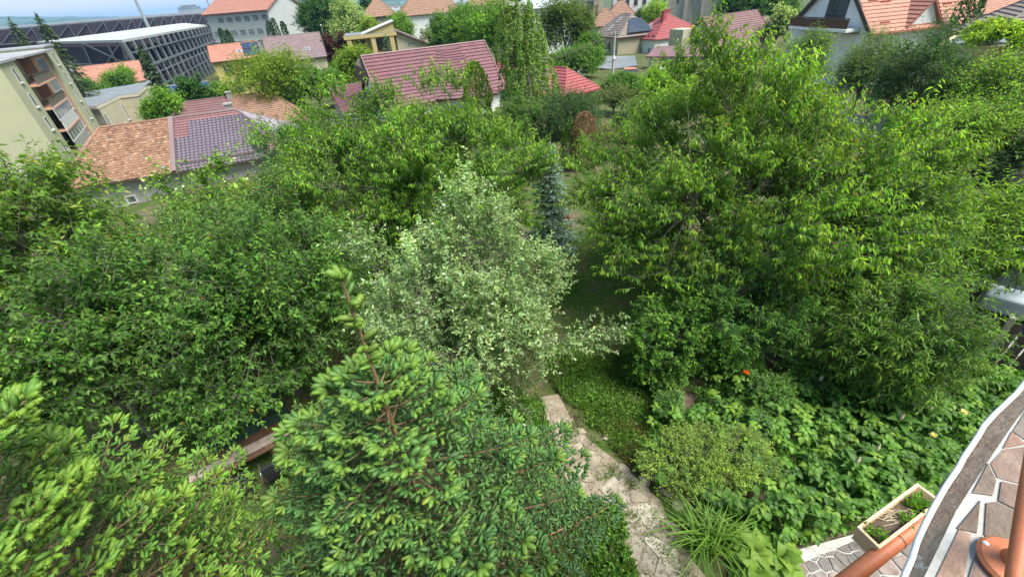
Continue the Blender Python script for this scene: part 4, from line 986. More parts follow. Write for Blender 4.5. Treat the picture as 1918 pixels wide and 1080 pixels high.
CW = mat('car_white', (.42, .43, .45), None, .25, spec=.6); CR = mat('car_red', (.35, .03, .02), None, .3, spec=.6); CB = mat('car_silver', (.35, .40, .46), None, .25, spec=.6); CS = mat('car_salmon', (.55, .16, .09), None, .4)
car(-71, 119.5, -9.1, .4, CW, 'white car parked nearest the stadium fence'); car(-69, 115.2, -8.9, .5, CR, 'dark red car parked beside the white cars'); car(-66.5, 116.6, -8.95, .5, CW, 'white car parked beside the dark red car'); car(-72.5, 115.0, -8.9, .5, CB, 'silver car parked at the left end of the row')
car(-29.5, 84.5, -5.0, .3, CB, 'silver car parked below the purple plum trees', 'cars on the street'); car(-24.5, 77, -4.4, .3, CW, 'white car half hidden left of the steep maroon roof', 'cars on the street')
car(11.5, 66.0, -3.3, -.2, CB, 'silver car half hidden right of the low red roof', 'cars on the street'); car(19.5, 65.6, -3.4, -.2, CS, 'salmon red car in front of the garage', 'cars on the street'); car(23.5, 62.5, -3.2, -.2, CW, 'white car under the maroon carport', 'cars on the street')

# ------------------------------------------------------------------ trees and shrubs between the houses
KIND = {  # leaf length at 30 m, old colour, new colour
    'lg': ((.055, .115, .018), (.14, .21, .035)), 'mg': ((.04, .085, .018), (.10, .165, .035)), 'dg': ((.018, .05, .012), (.06, .115, .028)),
    'yg': ((.085, .125, .018), (.19, .23, .035)), 'yg2': ((.09, .14, .02), (.30, .32, .03)), 'bl': ((.10, .135, .045), (.38, .40, .25)),
    'pp': ((.028, .010, .014), (.07, .022, .03)), 'ol': ((.035, .065, .014), (.105, .115, .03)), 'wl': ((.10, .16, .02), (.24, .30, .045)),
    'wl2': ((.06, .095, .03), (.15, .20, .075)), 'tw': ((.06, .075, .03), (.13, .15, .06)), 'tw2': ((.07, .06, .035), (.15, .11, .06)),
    'vn': ((.13, .18, .02), (.32, .38, .04)), 'lm': ((.085, .15, .018), (.22, .31, .035)), 'sv': ((.08, .115, .05), (.2, .25, .13))}
BTREES = [
    (-92.5, 120.6, -2.7, 4.5, 2.1, 'lg', 'round mid green tree in front of the plain orange roof'),
    (-84.0, 100.7, -2.5, 3.4, 1.3, 'mg', 'low green hedge row behind the flat grey roof'),
    (-91.0, 107.0, -3.2, 3.4, 1.3, 'mg', 'hedge bush between the apartment block and the grey gable roof'),
    (-34.6, 49.0, 0.96, 2.11, 1.20, 'lg', 'light green bush overlapping the right end of the flat grey roofed building'),
    (-39.6, 62.5, 0.45, 1.9, 1.6, 'dg', 'dense dark green round tree between the parked cars and the garden'),
    (-37.3, 63.9, -.4, 1.9, 1.1, 'mg', 'mid green shrub left of the large walnut'),
    (-25.2, 54.4, 2.28, 4.6, 2.3, 'yg', 'large spreading yellow green walnut behind the bungalows'),
    (-20.6, 54.2, 0.70, 3.1, 1.8, 'mg', 'green tree filling the gap right of the large walnut'),
    (-48.7, 141.9, 5.0, 3.95, 6.5, 'dg', 'tall dark tree right of the school gable'),
    (-32.0, 115.7, 5.71, 4.6, 3.5, 'bl', 'pale blossoming tree right of the dark trees by the school'),
    (-42.0, 130.0, 6.5, 3.6, 4.5, 'dg', 'dark tree between the school gable and the pale blossoming tree'),
    (-25.8, 109.0, 3.59, 2.92, 1.6, 'yg', 'low green tree between blossoming tree and yellow house'),
    (-30.3, 91.1, 2.07, 2.1, 1.7, 'pp', 'larger dark purple plum tree by the street lamp'),
    (-27.6, 93.0, 2.05, 1.5, 1.4, 'pp', 'smaller dark purple plum tree touching the yellow house'),
    (-17.0, 61.7, 1.9, 2.5, 2.3, 'yg', 'loose yellow green tree at the left gable of the maroon roof'),
    (-22.5, 70.0, .0, 2.0, 1.4, 'lg', 'bright green shrub below the purple plum trees'),
    (-19.8, 110.2, 4.10, 3.2, 1.9, 'lg', 'bright green round tree behind the yellow house'),
    (-8.2, 94.6, 3.18, 3.8, 3.0, 'mg', 'green tree right of the yellow house'),
    (-4.1, 81.9, 3.78, 3.6, 2.9, 'mg', 'mid green tree behind the right end of the maroon ridge'),
    (0.4, 70.0, 4.12, 4.6, 3.6, 'lg', 'tall leafy green tree behind the birch'),
    (11.0, 73.1, 3.73, 4.5, 3.4, 'ol', 'round olive green tree with bronze tips below the blue grey roof'),
    (14.0, 68.5, 0.9, 2.2, 1.7, 'mg', 'green bush left of the beige house'),
    (10.6, 61.1, 0.1, 3.6, 1.6, 'mg', 'broad green thicket crossed by the overhead wires'),
    (7.6, 52.5, -0.6, 2.0, 1.1, 'lg', 'light green bush right of the low red roof'),
    (35.2, 106.3, 2.43, 2.9, 2.4, 'wl', 'feathery lime green tree in front of the church'),
    (52.8, 105.6, 2.6, 4.2, 3.0, 'dg', 'dark tree right of the church wall'),
    (58.0, 100.0, 1.8, 3.6, 2.8, 'mg', 'green tree behind the ridge of the cream gabled house'),
    (46.0, 77.7, 2.02, 2.0, 1.3, 'bl', 'pale flowering bush left of the white house on the right'),
    (9.5, 36.8, 0.31, 2.0, 1.0, 'tw', 'thin twiggy shrub between birch thicket and cherry tree'),
    (12.4, 44.3, -0.13, 1.9, 1.1, 'mg', 'green shrub in front of the parked salmon red car'),
    (16.5, 44.3, -0.13, 2.4, 1.3, 'lm', 'lime green shrub in front of the white car'),
    (4.7, 30.6, 0.7, 2.5, 1.7, 'dg', 'dark green bushy tree under the red hip roof'),
    (1.0, 30.0, 0.90, 1.7, 1.5, 'mg', 'green tree at the foot of the birch'),
    (6.4, 25.3, .7, 1.6, .9, 'tw2', 'dry brownish shrub right of the dark green bushy tree'),
    (9.6, 29.0, .5, 2.0, 1.2, 'mg', 'green shrub behind the dry brownish shrub'),
    (24.0, 29.5, 2.6, 2.1, 1.8, 'wl2', 'fine leaved grey green willow below the wooden balcony'),
    (21.4, 22.7, 3.4, 2.3, 1.9, 'dg', 'dense dark green tree below the cross gable of the white house'),
    (26.5, 24.0, 4.55, 2.3, .35, 'vn', 'lime green grape vine spread along the flat roof'),
    (23.0, 19.8, 2.9, 2.4, 1.45, 'lm', 'lime green bushy tree at the right edge under the tan outbuilding'),
    (20.2, 18.6, 1.9, 1.7, 1.15, 'lm', 'lime green shrub between the white wall and the lawn'),
    (18.6, 12.6, 1.2, .9, .9, 'sv', 'grey green leafy bush at the right edge by the dark earth bank'),
    (22.4, 17.4, 1.0, 1.3, 1.1, 'sv', 'grey green bush in front of the lawn at the right edge'),
    (16.3, 11.4, .9, .8, .8, 'tw', 'small open tree with dark trunk at the right edge'),
    (12.4, 12.2, 2.6, 1.5, 1.3, 'yg2', 'yellow tipped shrub behind the right side of the big cherry'),
    (14.2, 10.4, 1.5, 1.3, 1.1, 'lm', 'lime green shrub left of the brown hedge at the right'),
    (-48.5, 162.9, 8.41, 4.5, 2.5, 'mg', 'distant green tree on the top edge above the blossoming tree'),
    (-36.1, 155.9, 7.96, 4.0, 2.4, 'dg', 'distant dark tree between old tile roofs on the top edge'),
    (7.3, 129.8, 5.22, 3.0, 2.5, 'mg', 'distant green tree on the top edge left of the blue grey roof'),
    (34.0, 113.0, 1.49, 1.9, 1.3, 'dg', 'small dark shrub behind the beige house roof'),
    (-3.4, 32.5, 1.0, .8, .7, 'dg', 'dark shrub below the annex of the steep maroon house'),
    (25.5, 37.8, 2.6, 1.7, 1.3, 'wl2', 'grey green shrub at the foot of the white house wall'),
    (-14, 31.5, .2, 1.7, 1.3, 'mg', 'green shrub right of the dark red shed'),
    (-8.5, 29.0, .5, 1.7, 1.3, 'mg', 'green shrub below the left gable of the maroon roof'),
    (-5.0, 24.5, .9, 1.6, 1.4, 'dg', 'dark shrub behind the top of the left cherry'),
]
for i, (x, y, cz, rx, rz, k, lab) in enumerate(BTREES):
    d = math.hypot(x, y); tz = Tz(x, y); top = cz + rz
    bot = min(cz - rz, tz + .22 * (top - tz)) if k != 'vn' else cz - rz
    cz2, rz2 = (top + bot) / 2, (top - bot) / 2
    lL = max(.09, min(.42, d * .0042)); co, cn = KIND[k]
    dens = (.5 if k in ('tw', 'tw2') else 1.45)
    area = rx * (rx + 2 * rz2) * 6; nleaf = int(min(11000, max(2200, area / (lL * lL * .55) * 3.0)) * dens)
    ncl = int(np.clip(area / 1.1, 22, 60)); nsh = max(4, int(nleaf / ncl / 7))
    cat_ = 'shrub' if rz2 < 1.25 else 'tree'
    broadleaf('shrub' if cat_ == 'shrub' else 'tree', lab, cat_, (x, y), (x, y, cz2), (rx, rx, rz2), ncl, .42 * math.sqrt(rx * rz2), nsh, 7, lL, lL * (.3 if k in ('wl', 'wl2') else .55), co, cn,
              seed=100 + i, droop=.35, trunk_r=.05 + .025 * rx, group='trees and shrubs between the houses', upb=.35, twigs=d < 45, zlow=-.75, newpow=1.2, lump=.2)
hd = empty('hedge', (17.0, 12.6, 0), 'clipped brown hedge on the lawn at the right edge', 'hedge')
rng = np.random.default_rng(77); n = 5000
P = np.array([17.4, 13.2, 0]) + rng.uniform(-1, 1, (n, 3)) * [1.0, .4, .4] + [0, 0, .45]
V, F, cc = leaves(P, rng.normal(0, .5, (n, 3)) + [0, 0, .6], .09, .05, rng, shade(rng, n, (.10, .05, .03), (.16, .10, .05), rng.random(n)), 2); mk('foliage', V, F, LEAF, hd, cc)
# conifers further off
for (x, y, zt, h, r, nw, lab, sd) in ((-80.9, 88.7, 9.8, 17, 3.3, 22, 'dark spruce at the left edge in front of the stadium', 1), (-71.6, 83.5, 10.02, 17, 3.3, 22, 'dark spruce just right of the leftmost spruce', 2), (-50.5, 72.1, 4.8, 10.2, 1.9, 20, 'narrow dark conifer right of the stadium end truss', 3)):
    conifer('spruce', lab, (x, y, zt - h), h, r, nw, 9, .55, .16, (.022, .04, .018), (.06, .085, .03), seed=sd, perbr=26, power=.8, gap=.15, droop=.35)
conifer('spruce', 'blue green spruce in front of the yellow house', (-13.7, 64.6, -2.2), 6.6, 2.4, 16, 9, .26, .07, (.04, .075, .055), (.15, .20, .16), seed=4, perbr=34, droop=.05)
conifer('spruce', 'rusty half dry spruce at the right corner of the yellow house', (-10.2, 73.3, -2.6), 6.9, 1.3, 16, 8, .3, .08, (.06, .07, .045), (.17, .15, .10), seed=5, perbr=24)
conifer('spruce', 'silver blue spruce between the two cherry trees', (1.6, 13.9, 0), 3.9, 1.1, 22, 11, .12, .032, (.085, .13, .14), (.24, .30, .32), seed=6, perbr=60, droop=.1, power=.75)
for (x, y, zt, h, r, lab) in ((-80.5, 152., 4.9, 9, .8, 'left thuja of the pair at the left end of the school'), (-78.9, 152.6, 4.4, 9, .8, 'right thuja of the pair at the left end of the school'), (-68.4, 157.8, 5.8, 10, .95, 'left thuja of the close pair in front of the right part of the school'), (-66.9, 158.3, 6.3, 10, .95, 'tallest thuja, right one of the close pair before the school'), (-64.6, 159.1, 5.3, 9, .8, 'single slim thuja before the school gable')):
    thuja('thuja', lab, (x, y, zt - h), h, r, 900, .5, (.025, .05, .015), (.05, .09, .025), seed=int(abs(x)), group='thujas in front of the school')
thuja('thuja', 'round yellow green thuja overlapping the right part of the maroon roof', (-1.5, 36.0, -.9), 4.9, 1.05, 3200, .2, (.075, .12, .015), (.20, .26, .03), seed=21, tip=.35)
thuja('thuja', 'narrow dark green thuja beside the brown dead thuja', (3.75, 23.0, -.3), 2.5, .5, 3000, .1, (.03, .055, .012), (.09, .12, .025), seed=22)
thuja('thuja', 'taller thuja turned reddish brown next to the narrow green one', (4.45, 22.8, -.3), 3.1, .6, 3200, .1, (.13, .06, .05), (.27, .14, .12), seed=23)
thuja('thuja', 'small rust brown dead bush under the silver blue spruce', (2.15, 14.6, 0), 1.0, .27, 900, .08, (.16, .05, .022), (.27, .10, .04), seed=24, catg='shrub')
thuja('thuja', 'tall dark thuja between the two orange roofs at the upper right', (42.1, 42.8, -2), 8.6, .85, 1800, .28, (.02, .045, .015), (.05, .09, .025), seed=25)
weeping('birch', 'weeping birch with a white trunk in front of the red roof', (2.75, 33.0), (1.75, 34.0, 7.2), 2.35, 620, .15, (.07, .115, .025), (.17, .23, .06), seed=31)
ww = empty('garden_wall', (21, 24, -.6), 'white sheet garden wall half hidden behind the big cherry tree', 'wall')
for k in range(9):
    f = k / 9; a = np.array([19.6, 24.6]); b = np.array([23.4, 22.2]); c = a + (b - a) * (f + .05); u = (b - a) / 18
    MB().box((c[0], c[1], .35 + .06 * k), (u[0] * .97, u[1] * .97, 0), (.012, .02, 0), (0, 0, .62)).build('panel', FRAMEW, ww)
    MB().bar((c[0] - u[0], c[1] - u[1] - .05, -.6), (c[0] - u[0], c[1] - u[1] - .05, 1.15 + .06 * k), .07).build('post', METALG, ww)
MB().slab([(22.5, 21.2, -.30), (25.5, 23.5, -.42), (29, 22.2, -.5), (25, 19, -.35)], .04).build('lawn', mat('lawn_green', (.10, .19, .02), (.13, .22, .03), .95, 3, bump=.5), None, kind='structure')
MB().slab([(20.6, 17.5, -.25), (22.4, 20.2, -.28), (26, 18.9, -.3), (23, 15.5, -.25)], .05).build('soil_bank', mat('dark_soil', (.02, .018, .015), (.04, .033, .028), .95, 3, bump=1), None, kind='structure')

# ------------------------------------------------------------------ the garden trees
cR = (6.0, 10.2, 3.15)
broadleaf('cherry_tree', 'largest cherry tree filling the right middle with drooping pale green leaves', 'tree', (5.9, 10.0), cR, (4.3, 3.6, 3.15), 260, .68, 27, 15, .128, .043,
          (.058, .118, .018), (.18, .26, .03), flat=.45, seed=1, droop=1.15, style=2, trunk_r=.17, tipcol=(.20, .23, .035), tipfrac=.16, zlow=-.8, upb=.5, spots=(.03, (.28, .10, .03), .025), newpow=1.1, lump=.12, inner=.3, cut=lambda K: ((K[:, 0] < 3.7) & (K[:, 2] < 2.1)) | ((K[:, 0] < 3.0) & (K[:, 2] > 4.4)),
          extra=[(4.75, 10.45, 6.75), (4.9, 10.4, 6.4), (5.7, 10.6, 6.3), (5.2, 10.4, 6.2), (4.3, 10.5, 6.2), (6.3, 10.4, 6.0), (5.0, 10.2, 5.9), (2.0, 10.4, 3.4), (9.4, 8.6, 4.4), (2.9, 10.5, 4.6)])
cL = (-2.9, 13.0, 3.2)
broadleaf('cherry_tree', 'smaller cherry tree in front of the steep maroon roof', 'tree', (-2.4, 13.2), cL, (3.85, 3.3, 2.75), 220, .66, 24, 15, .13, .042,
          (.052, .115, .017), (.165, .25, .03), flat=.5, seed=2, droop=1.1, style=2, trunk_r=.15, tipcol=(.21, .24, .035), tipfrac=.16, zlow=-.7, upb=.5, newpow=1.1, lump=.16,
          extra=[(-1.9, 13.3, 5.9), (-1.2, 13.4, 5.9), (-3.6, 13.2, 5.5), (-4.6, 13.4, 5.9), (-4.8, 13.0, 5.3), (-6.4, 12.6, 5.0), (-5.4, 11.2, 2.6), (-4.3, 10.3, 2.2)])
broadleaf('sour_cherry', 'large dark sour cherry tree with fine leaves and red fruit, left of the silvery apple', 'tree', (-5.6, 7.6), (-5.5, 7.5, 2.65), (2.65, 2.6, 2.1), 150, .58, 26, 13, .10, .05,
          (.034, .08, .017), (.115, .19, .04), seed=3, droop=.3, style=2, trunk_r=.14, zlow=-.6, spots=(.015, (.26, .06, .02), .022), tipcol=(.13, .13, .03), tipfrac=.03, upb=.3, newpow=1.3,
          extra=[(-3.9, 8.3, 2.5), (-3.8, 7.6, 1.8), (-4.6, 5.9, 2.2), (-5.0, 5.4, 2.3)])
broadleaf('sour_cherry', 'second dark sour cherry at the far left below the yellow green walnut', 'tree', (-8.3, 6.4), (-8.0, 6.2, 2.9), (2.0, 2.1, 2.0), 90, .6, 22, 13, .108, .054,
          (.036, .08, .017), (.115, .185, .04), seed=4, droop=.3, style=2, trunk_r=.13, zlow=-.6, upb=.3)
broadleaf('sour_cherry', 'looser reddish tinged sour cherry behind the dark one, below the tiled bungalow', 'tree', (-7.3, 11.0), (-7.0, 10.9, 2.25), (2.9, 2.0, 2.05), 120, .6, 14, 12, .13, .055,
          (.05, .095, .022), (.14, .21, .05), seed=5, droop=.35, style=2, trunk_r=.13, zlow=-.6, tipcol=(.17, .13, .04), tipfrac=.06, spots=(.012, (.26, .07, .03), .025), upb=.3)
broadleaf('walnut_tree', 'broad yellow green walnut tree at the left edge', 'tree', (-11.4, 9.4), (-11.3, 9.2, 3.1), (2.6, 2.5, 2.9), 120, .72, 18, 12, .16, .07,
          (.05, .10, .016), (.135, .19, .03), seed=6, droop=.55, style=4, trunk_r=.2, zlow=-.6, tipcol=(.22, .19, .05), tipfrac=.12, upb=.35, newpow=1.1)
broadleaf('elder_bush', 'bright green elder bush with flat cream flower heads below the tiled roof', 'shrub', (-9.3, 13.4), (-9.2, 13.2, 2.3), (1.5, 1.3, 2.1), 60, .5, 14, 9, .15, .075,
          (.075, .14, .02), (.21, .29, .045), seed=7, droop=.4, trunk_r=.07, stems=4, spots=(.10, (.55, .58, .36), .07))
broadleaf('young_tree', 'thin blue green young tree rising in front of the purple roof', 'tree', (-7.6, 14.4), (-7.6, 14.4, 3.5), (.75, .7, 1.5), 26, .38, 9, 9, .11, .045,
          (.05, .095, .05), (.11, .17, .09), seed=8, trunk_r=.05)
broadleaf('apple_tree', 'silvery leaved apple tree in the centre of the garden', 'tree', (-.9, 7.3), (-.95, 7.35, 2.3), (2.35, 1.9, 2.1), 195, .5, 18, 14, .085, .042,
          (.125, .17, .09), (.28, .325, .195), seed=9, droop=.1, style=2, trunk_r=.12, zlow=-.75, upb=.45, tipcol=(.34, .36, .33), tipfrac=.25, newpow=.9, jit=.9, inner=.28, lump=.24, cut=lambda K: (K[:, 0] > 1.25) & (K[:, 2] > 2.0),
          extra=[(-.75, 7.9, 4.9), (-.6, 8.0, 4.7), (-.9, 7.9, 4.6), (-.4, 7.8, 4.3), (-1.1, 7.8, 4.3), (-.7, 7.7, 4.1), (-.2, 7.7, 3.9), (-1.4, 7.6, 3.9), (-2.9, 7.4, 3.9), (-2.6, 7.5, 3.9), (1.35, 8.9, 2.5), (1.6, 8.9, 2.35), (1.1, 8.7, 2.3), (.8, 8.5, 2.2), (2.1, 7.2, 1.7), (1.9, 7.1, 1.6), (1.5, 7.1, 1.5), (-2.2, 5.6, 1.7), (-2.6, 5.4, 1.3), (-2.5, 6.0, 2.0), (-2.9, 6.2, 2.0)])
broadleaf('apple_tree', 'low bright green bush under the silvery apple tree beside the bench', 'shrub', (-3.3, 4.9), (-3.3, 4.9, 1.2), (1.1, .95, 1.15), 60, .35, 14, 12, .07, .035,
          (.05, .10, .025), (.15, .22, .06), seed=10, droop=.15, trunk_r=.05, zlow=-.8)
broadleaf('laurel_bush', 'rounded glossy green bush left of the larger bush in the middle', 'bush', (3.45, 7.3), (3.45, 7.3, 1.0), (1.1, .95, 1.12), 95, .27, 19, 11, .075, .04,
          (.04, .095, .018), (.15, .24, .035), seed=11, droop=.05, style=4, trunk_r=.05, stems=3, zlow=-.85, inner=.1, upb=.5)
broadleaf('forsythia_bush', 'large mid green bush between the rounded bush and the old post', 'bush', (5.1, 7.5), (5.1, 7.5, 1.5), (1.55, 1.2, 1.65), 125, .34, 18, 12, .09, .032,
          (.04, .10, .018), (.12, .205, .035), seed=12, cut=lambda K: K[:, 0] > 6.5, droop=.3, style=4, trunk_r=.05, stems=4, zlow=-.85, inner=.1)
broadleaf('peach_tree', 'narrow leaved peach tree over the flower bed at the right', 'tree', (7.9, 6.7), (7.8, 6.15, 1.75), (1.45, 1.2, 1.25), 110, .5, 15, 13, .135, .03,
          (.045, .095, .016), (.16, .235, .032), seed=13, cut=lambda K: K[:, 0] - .4 * K[:, 1] > 6.15, droop=.35, style=4, trunk_r=.09, zlow=-.7, upb=.4)
broadleaf('peach_tree', 'taller narrow leaved peach tree behind the plank fence', 'tree', (9.0, 8.6), (8.9, 8.4, 2.5), (1.9, 1.6, 2.1), 115, .55, 14, 13, .14, .034,
          (.05, .10, .016), (.15, .22, .03), seed=14, cut=lambda K: (K[:, 0] > 9.4) & (K[:, 2] < 1.9), droop=.35, style=2, trunk_r=.1, zlow=-.7, upb=.4)
broadleaf('peach_tree', 'lime green fruit tree at the right edge below the brown hedge', 'tree', (12.0, 9.2), (11.8, 9.0, 2.0), (1.7, 1.4, 1.5), 90, .5, 12, 12, .14, .036,
          (.065, .12, .016), (.20, .28, .035), seed=15, droop=.3, style=2, trunk_r=.08, zlow=-.7)
broadleaf('plum_tree', 'dark shaded plum tree between the big cherry and the peach trees', 'tree', (7.3, 8.6), (7.2, 8.4, 1.9), (1.4, 1.1, 1.5), 70, .5, 12, 11, .11, .05,
          (.025, .06, .014), (.08, .14, .03), seed=16, droop=.3, style=2, trunk_r=.08)
pst = empty('post', (7.2, 6.75, 0), 'old weathered grey wooden post behind the flower bed', 'post')
MB().tube([(7.2, 6.75, -.1), (7.19, 6.76, .6), (7.21, 6.77, 1.25)], [.055, .05, .05], 8).build('shaft', mat('old_wood', (.17, .14, .115), (.27, .235, .20), .9, 7, bump=.8), pst)
MB().lathe((7.21, 6.77, 1.22), [(.058, 0), (.062, .03), (.02, .06)], 8).build('cap', MATS['old_wood'], pst)

# ------------------------------------------------------------------ spruces in the foreground
def shoot_template(rng, k=5, nn=34, fat=.25, lo=False):
    ts, rr = ([0, .3, .8, 1.0], [.4, .95, .8, .1]) if lo else ([0, .12, .5, .85, 1.0], [.3, .8, 1.0, .78, .15])
    V = []; F = []; col = []
    bend = rng.uniform(-.05, .12)
    def ax(t): return np.array([0, bend * math.sin(math.pi * t * .6) * 1.2, t])
    for t, r in zip(ts, rr):
        for j in range(k):
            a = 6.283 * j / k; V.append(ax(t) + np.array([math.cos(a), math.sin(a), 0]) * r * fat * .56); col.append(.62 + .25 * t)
    for i in range(len(ts) - 1):
        for j in range(k):
            a, b, c, d = i * k + j, i * k + (j + 1) % k, (i + 1) * k + (j + 1) % k, (i + 1) * k + j
            F += [(a, b, c), (a, c, d)]
    for i in range(nn):
        t = rng.uniform(.04, .98); a = rng.uniform(0, 6.283); o = np.array([math.cos(a), math.sin(a), 0]); s = np.array([-o[1], o[0], 0])
        r = fat * (.55 if t < .9 else .35); p = ax(t * .95) + o * r * .45; e = p + o * fat * rng.uniform(.30, .48) + np.array([0, 0, rng.uniform(.12, .2)])
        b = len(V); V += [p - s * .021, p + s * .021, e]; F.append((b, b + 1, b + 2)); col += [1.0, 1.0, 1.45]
    return np.array(V), np.array(F), np.array(col)
TRNG = np.random.default_rng(55)
TEMPL = [shoot_template(TRNG, 5, 36) for _ in range(6)]
TEMPL_LO = [shoot_template(TRNG, 4, 10, lo=True) for _ in range(4)]

def frames(D, rng):
    D = unit(D); n = len(D); a = np.where(np.abs(D[:, 2:3]) < .95, np.array([[0, 0, 1.0]]), np.array([[1.0, 0, 0]]))
    X = unit(np.cross(a, D)); Y = np.cross(D, X)
    th = rng.normal(0, .5, n)[:, None]
    X, Y = X * np.cos(th) + Y * np.sin(th), -X * np.sin(th) + Y * np.cos(th)
    return np.stack([X, Y, D], 2)                        # columns

def spruce(name, label, base, apex, slope, c_new, c_old, c_tip, seed, lmul=None, dn=300, fat=1.0, bsp=.10, ssp=.072, bare=.75, ycoef=.28, zcut=.55, wh=.2, zmin=.6, shoot=.13, dens=1.0, leader=True, nparts=300, az_keep=None, maxr=2.6, tilt=(0.6, -.15), width=1.0, nb=6):
    rng = np.random.default_rng(seed); b0 = np.array([*base, 0.0]); ap = np.array(apex, float)
    root = empty(name, b0, label, 'tree')
    wood = []; brush = []; S = []                        # S: base, dir, len, youth
    def axis(z): return b0 + (ap - b0) * ((z) / ap[2])
    zz = np.array([0, ap[2] * .5, ap[2] - 1.6, ap[2] - .8, ap[2]]); pp_ = np.stack([axis(q) for q in zz]); rr_ = np.array([.10, .065, .028, .016, .009]); wood.append(segs(pp_[:-1], pp_[1:], rr_[:-1], rr_[1:], 8)[:2])
    def add(p, d, l, y): S.append((*p, *d, l, y))
    if leader:
        for z0 in np.arange(.02, bare, .065):
            for k in range(1 + (rng.random() < .55) if z0 > .06 else 6):
                a = rng.uniform(0, 6.283); o = np.array([math.cos(a), math.sin(a), rng.uniform(.15, .6) if z0 > .1 else rng.uniform(.3, 1.2)])
                add(axis(ap[2] - z0), o, shoot * rng.uniform(.75, 1.1), 1.0)
    z = ap[2] - zcut; w = 0
    while z > zmin:
        dz = ap[2] - z; Lb = min(maxr, slope * (dz - zcut + .15) + .14)
        for k in range(nb + (1 if dz > 1.5 else 0)):
            a = 6.283 * k / nb + w * 1.1 + rng.uniform(-.3, .3)
            if az_keep is not None and not az_keep(a, z): continue
            L = Lb * rng.uniform(.78, 1.12) * (lmul(a % 6.283, z) if lmul else 1); e0 = lerp(tilt[0], tilt[1], min(1, dz / 3.0)) + rng.normal(0, .08)
            o = np.array([math.cos(a), math.sin(a), 0]); q = axis(z + rng.normal(0, .04)); up = np.array([0, 0, 1.0])
            e = q + o * L * math.cos(e0) + up * L * math.sin(e0); m = q + (e - q) * .5 + up * (-.10 * L if dz > .8 else .02)
            e = e + up * .06 * L
            nseg = 8; br = bez(q, m, e, nseg + 1); wood.append(polyline(br, .006 + .010 * L, .004, 5))
            fd = o; sw = np.array([-o[1], o[0], 0])
            # branchlets
            nbr = max(2, int(L / bsp)); 
            for j in range(nbr):
                t = (.16 + .84 * (j + rng.uniform(.2, .8)) / nbr); idx = min(int(t * nseg), nseg - 1); fr = t * nseg - idx
                p = br[idx] * (1 - fr) + br[idx + 1] * fr; tg = unit(br[idx + 1] - br[idx])
                for sgn in (-1, 1):
                    if rng.random() > dens: continue
                    l2 = min(.52, (1 - t) * L * .55 + .05) * rng.uniform(.7, 1.1) * width
                    d2 = unit(tg * .75 + sw * sgn * .8 + up * rng.uniform(-.18, .12)); p2 = p + d2 * l2
                    sh = shoot * rng.uniform(.62, 1.05) * (1.0 if dz < 1.6 else .86)
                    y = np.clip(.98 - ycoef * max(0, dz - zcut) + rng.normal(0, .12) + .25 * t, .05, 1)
                    if l2 > .1:
                        wood.append(segs(p[None], p2[None], .0035, .002, 3)); brush.append((p, p2, l2))
                        nl = max(1, int(l2 / ssp))
                        for i in range(nl):
                            tt = (i + .6) / (nl + .3)
                            for s2 in (-1, 1):
                                if rng.random() < .18: continue
                                side = np.cross(d2, up); dd = unit(d2 * .65 + side * s2 * .75 + up * rng.uniform(-.1, .6) + rng.normal(0, .2, 3)); add(p + (p2 - p) * (tt + rng.normal(0, .08)), dd, sh * rng.uniform(.7, .95), y * .85)
                    add(p2, unit(d2 + up * .25), sh, y)
                    side = np.cross(d2, up); 
                    for s2 in (-1, 1): add(p2, unit(d2 * .7 + side * s2 * .75 + up * .1), sh * .9, y)
                if rng.random() < .7: add(p, unit(tg * .6 + up * .9), shoot * rng.uniform(.6, .95), np.clip(.9 - ycoef * max(0, dz - zcut), .1, 1))
            brush.append((br[3], br[-1], L * .6))
            tg = unit(br[-1] - br[-2])
            for s2 in (-.8, 0, .8): add(br[-1], unit(tg + sw * s2 + up * rng.uniform(0, .3)), shoot * rng.uniform(.85, 1.1), 1.0)
        z -= wh * (1 + .18 * dz); w += 1
    S = np.array(S); P, D, Ln, Y = S[:, :3], S[:, 3:6], S[:, 6], np.clip(S[:, 7], 0, 1)
    n = len(P)
    tip = rng.random(n) < .10 + .75 * (Y > .97)
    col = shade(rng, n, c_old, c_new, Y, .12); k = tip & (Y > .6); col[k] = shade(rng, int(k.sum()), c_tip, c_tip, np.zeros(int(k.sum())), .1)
    Fm = frames(D, rng); Fm[:, :, :2] *= fat * rng.uniform(.85, 1.15, (n, 1, 1))
    cam_p = np.array([0, 0, CAM_Z]); dist = np.linalg.norm(P - cam_p, axis=1)
    cc = np.einsum('ij,j->i', P - cam_p, np.array([_rows[0][2], _rows[1][2], _rows[2][2]])); px = ((P - cam_p) @ _rows[:, 0]) / cc; py = ((P - cam_p) @ _rows[:, 1]) / cc
    seen = (cc > .3) & (np.abs(px) < 1.2) & (np.abs(py) < .68)
    out = np.linalg.norm((P - axis(0))[:, :2], axis=1) / (slope * np.maximum(ap[2] - P[:, 2] - zcut + .2, 0) + .12)
    rank = np.where(seen, dist - .8 * out - .3 * Y, 1e6); order = np.argsort(rank)
    single = np.zeros(n, bool); single[order[:nparts]] = True; single &= seen
    keep = (cc > .3) & (np.abs(px) < 1.32) & (np.abs(py) < .80) & ((out > .42) | (P[:, 2] > ap[2] - 1.5))
    # the rest joined
    V = []; Fc = []; Cc = []; b = 0
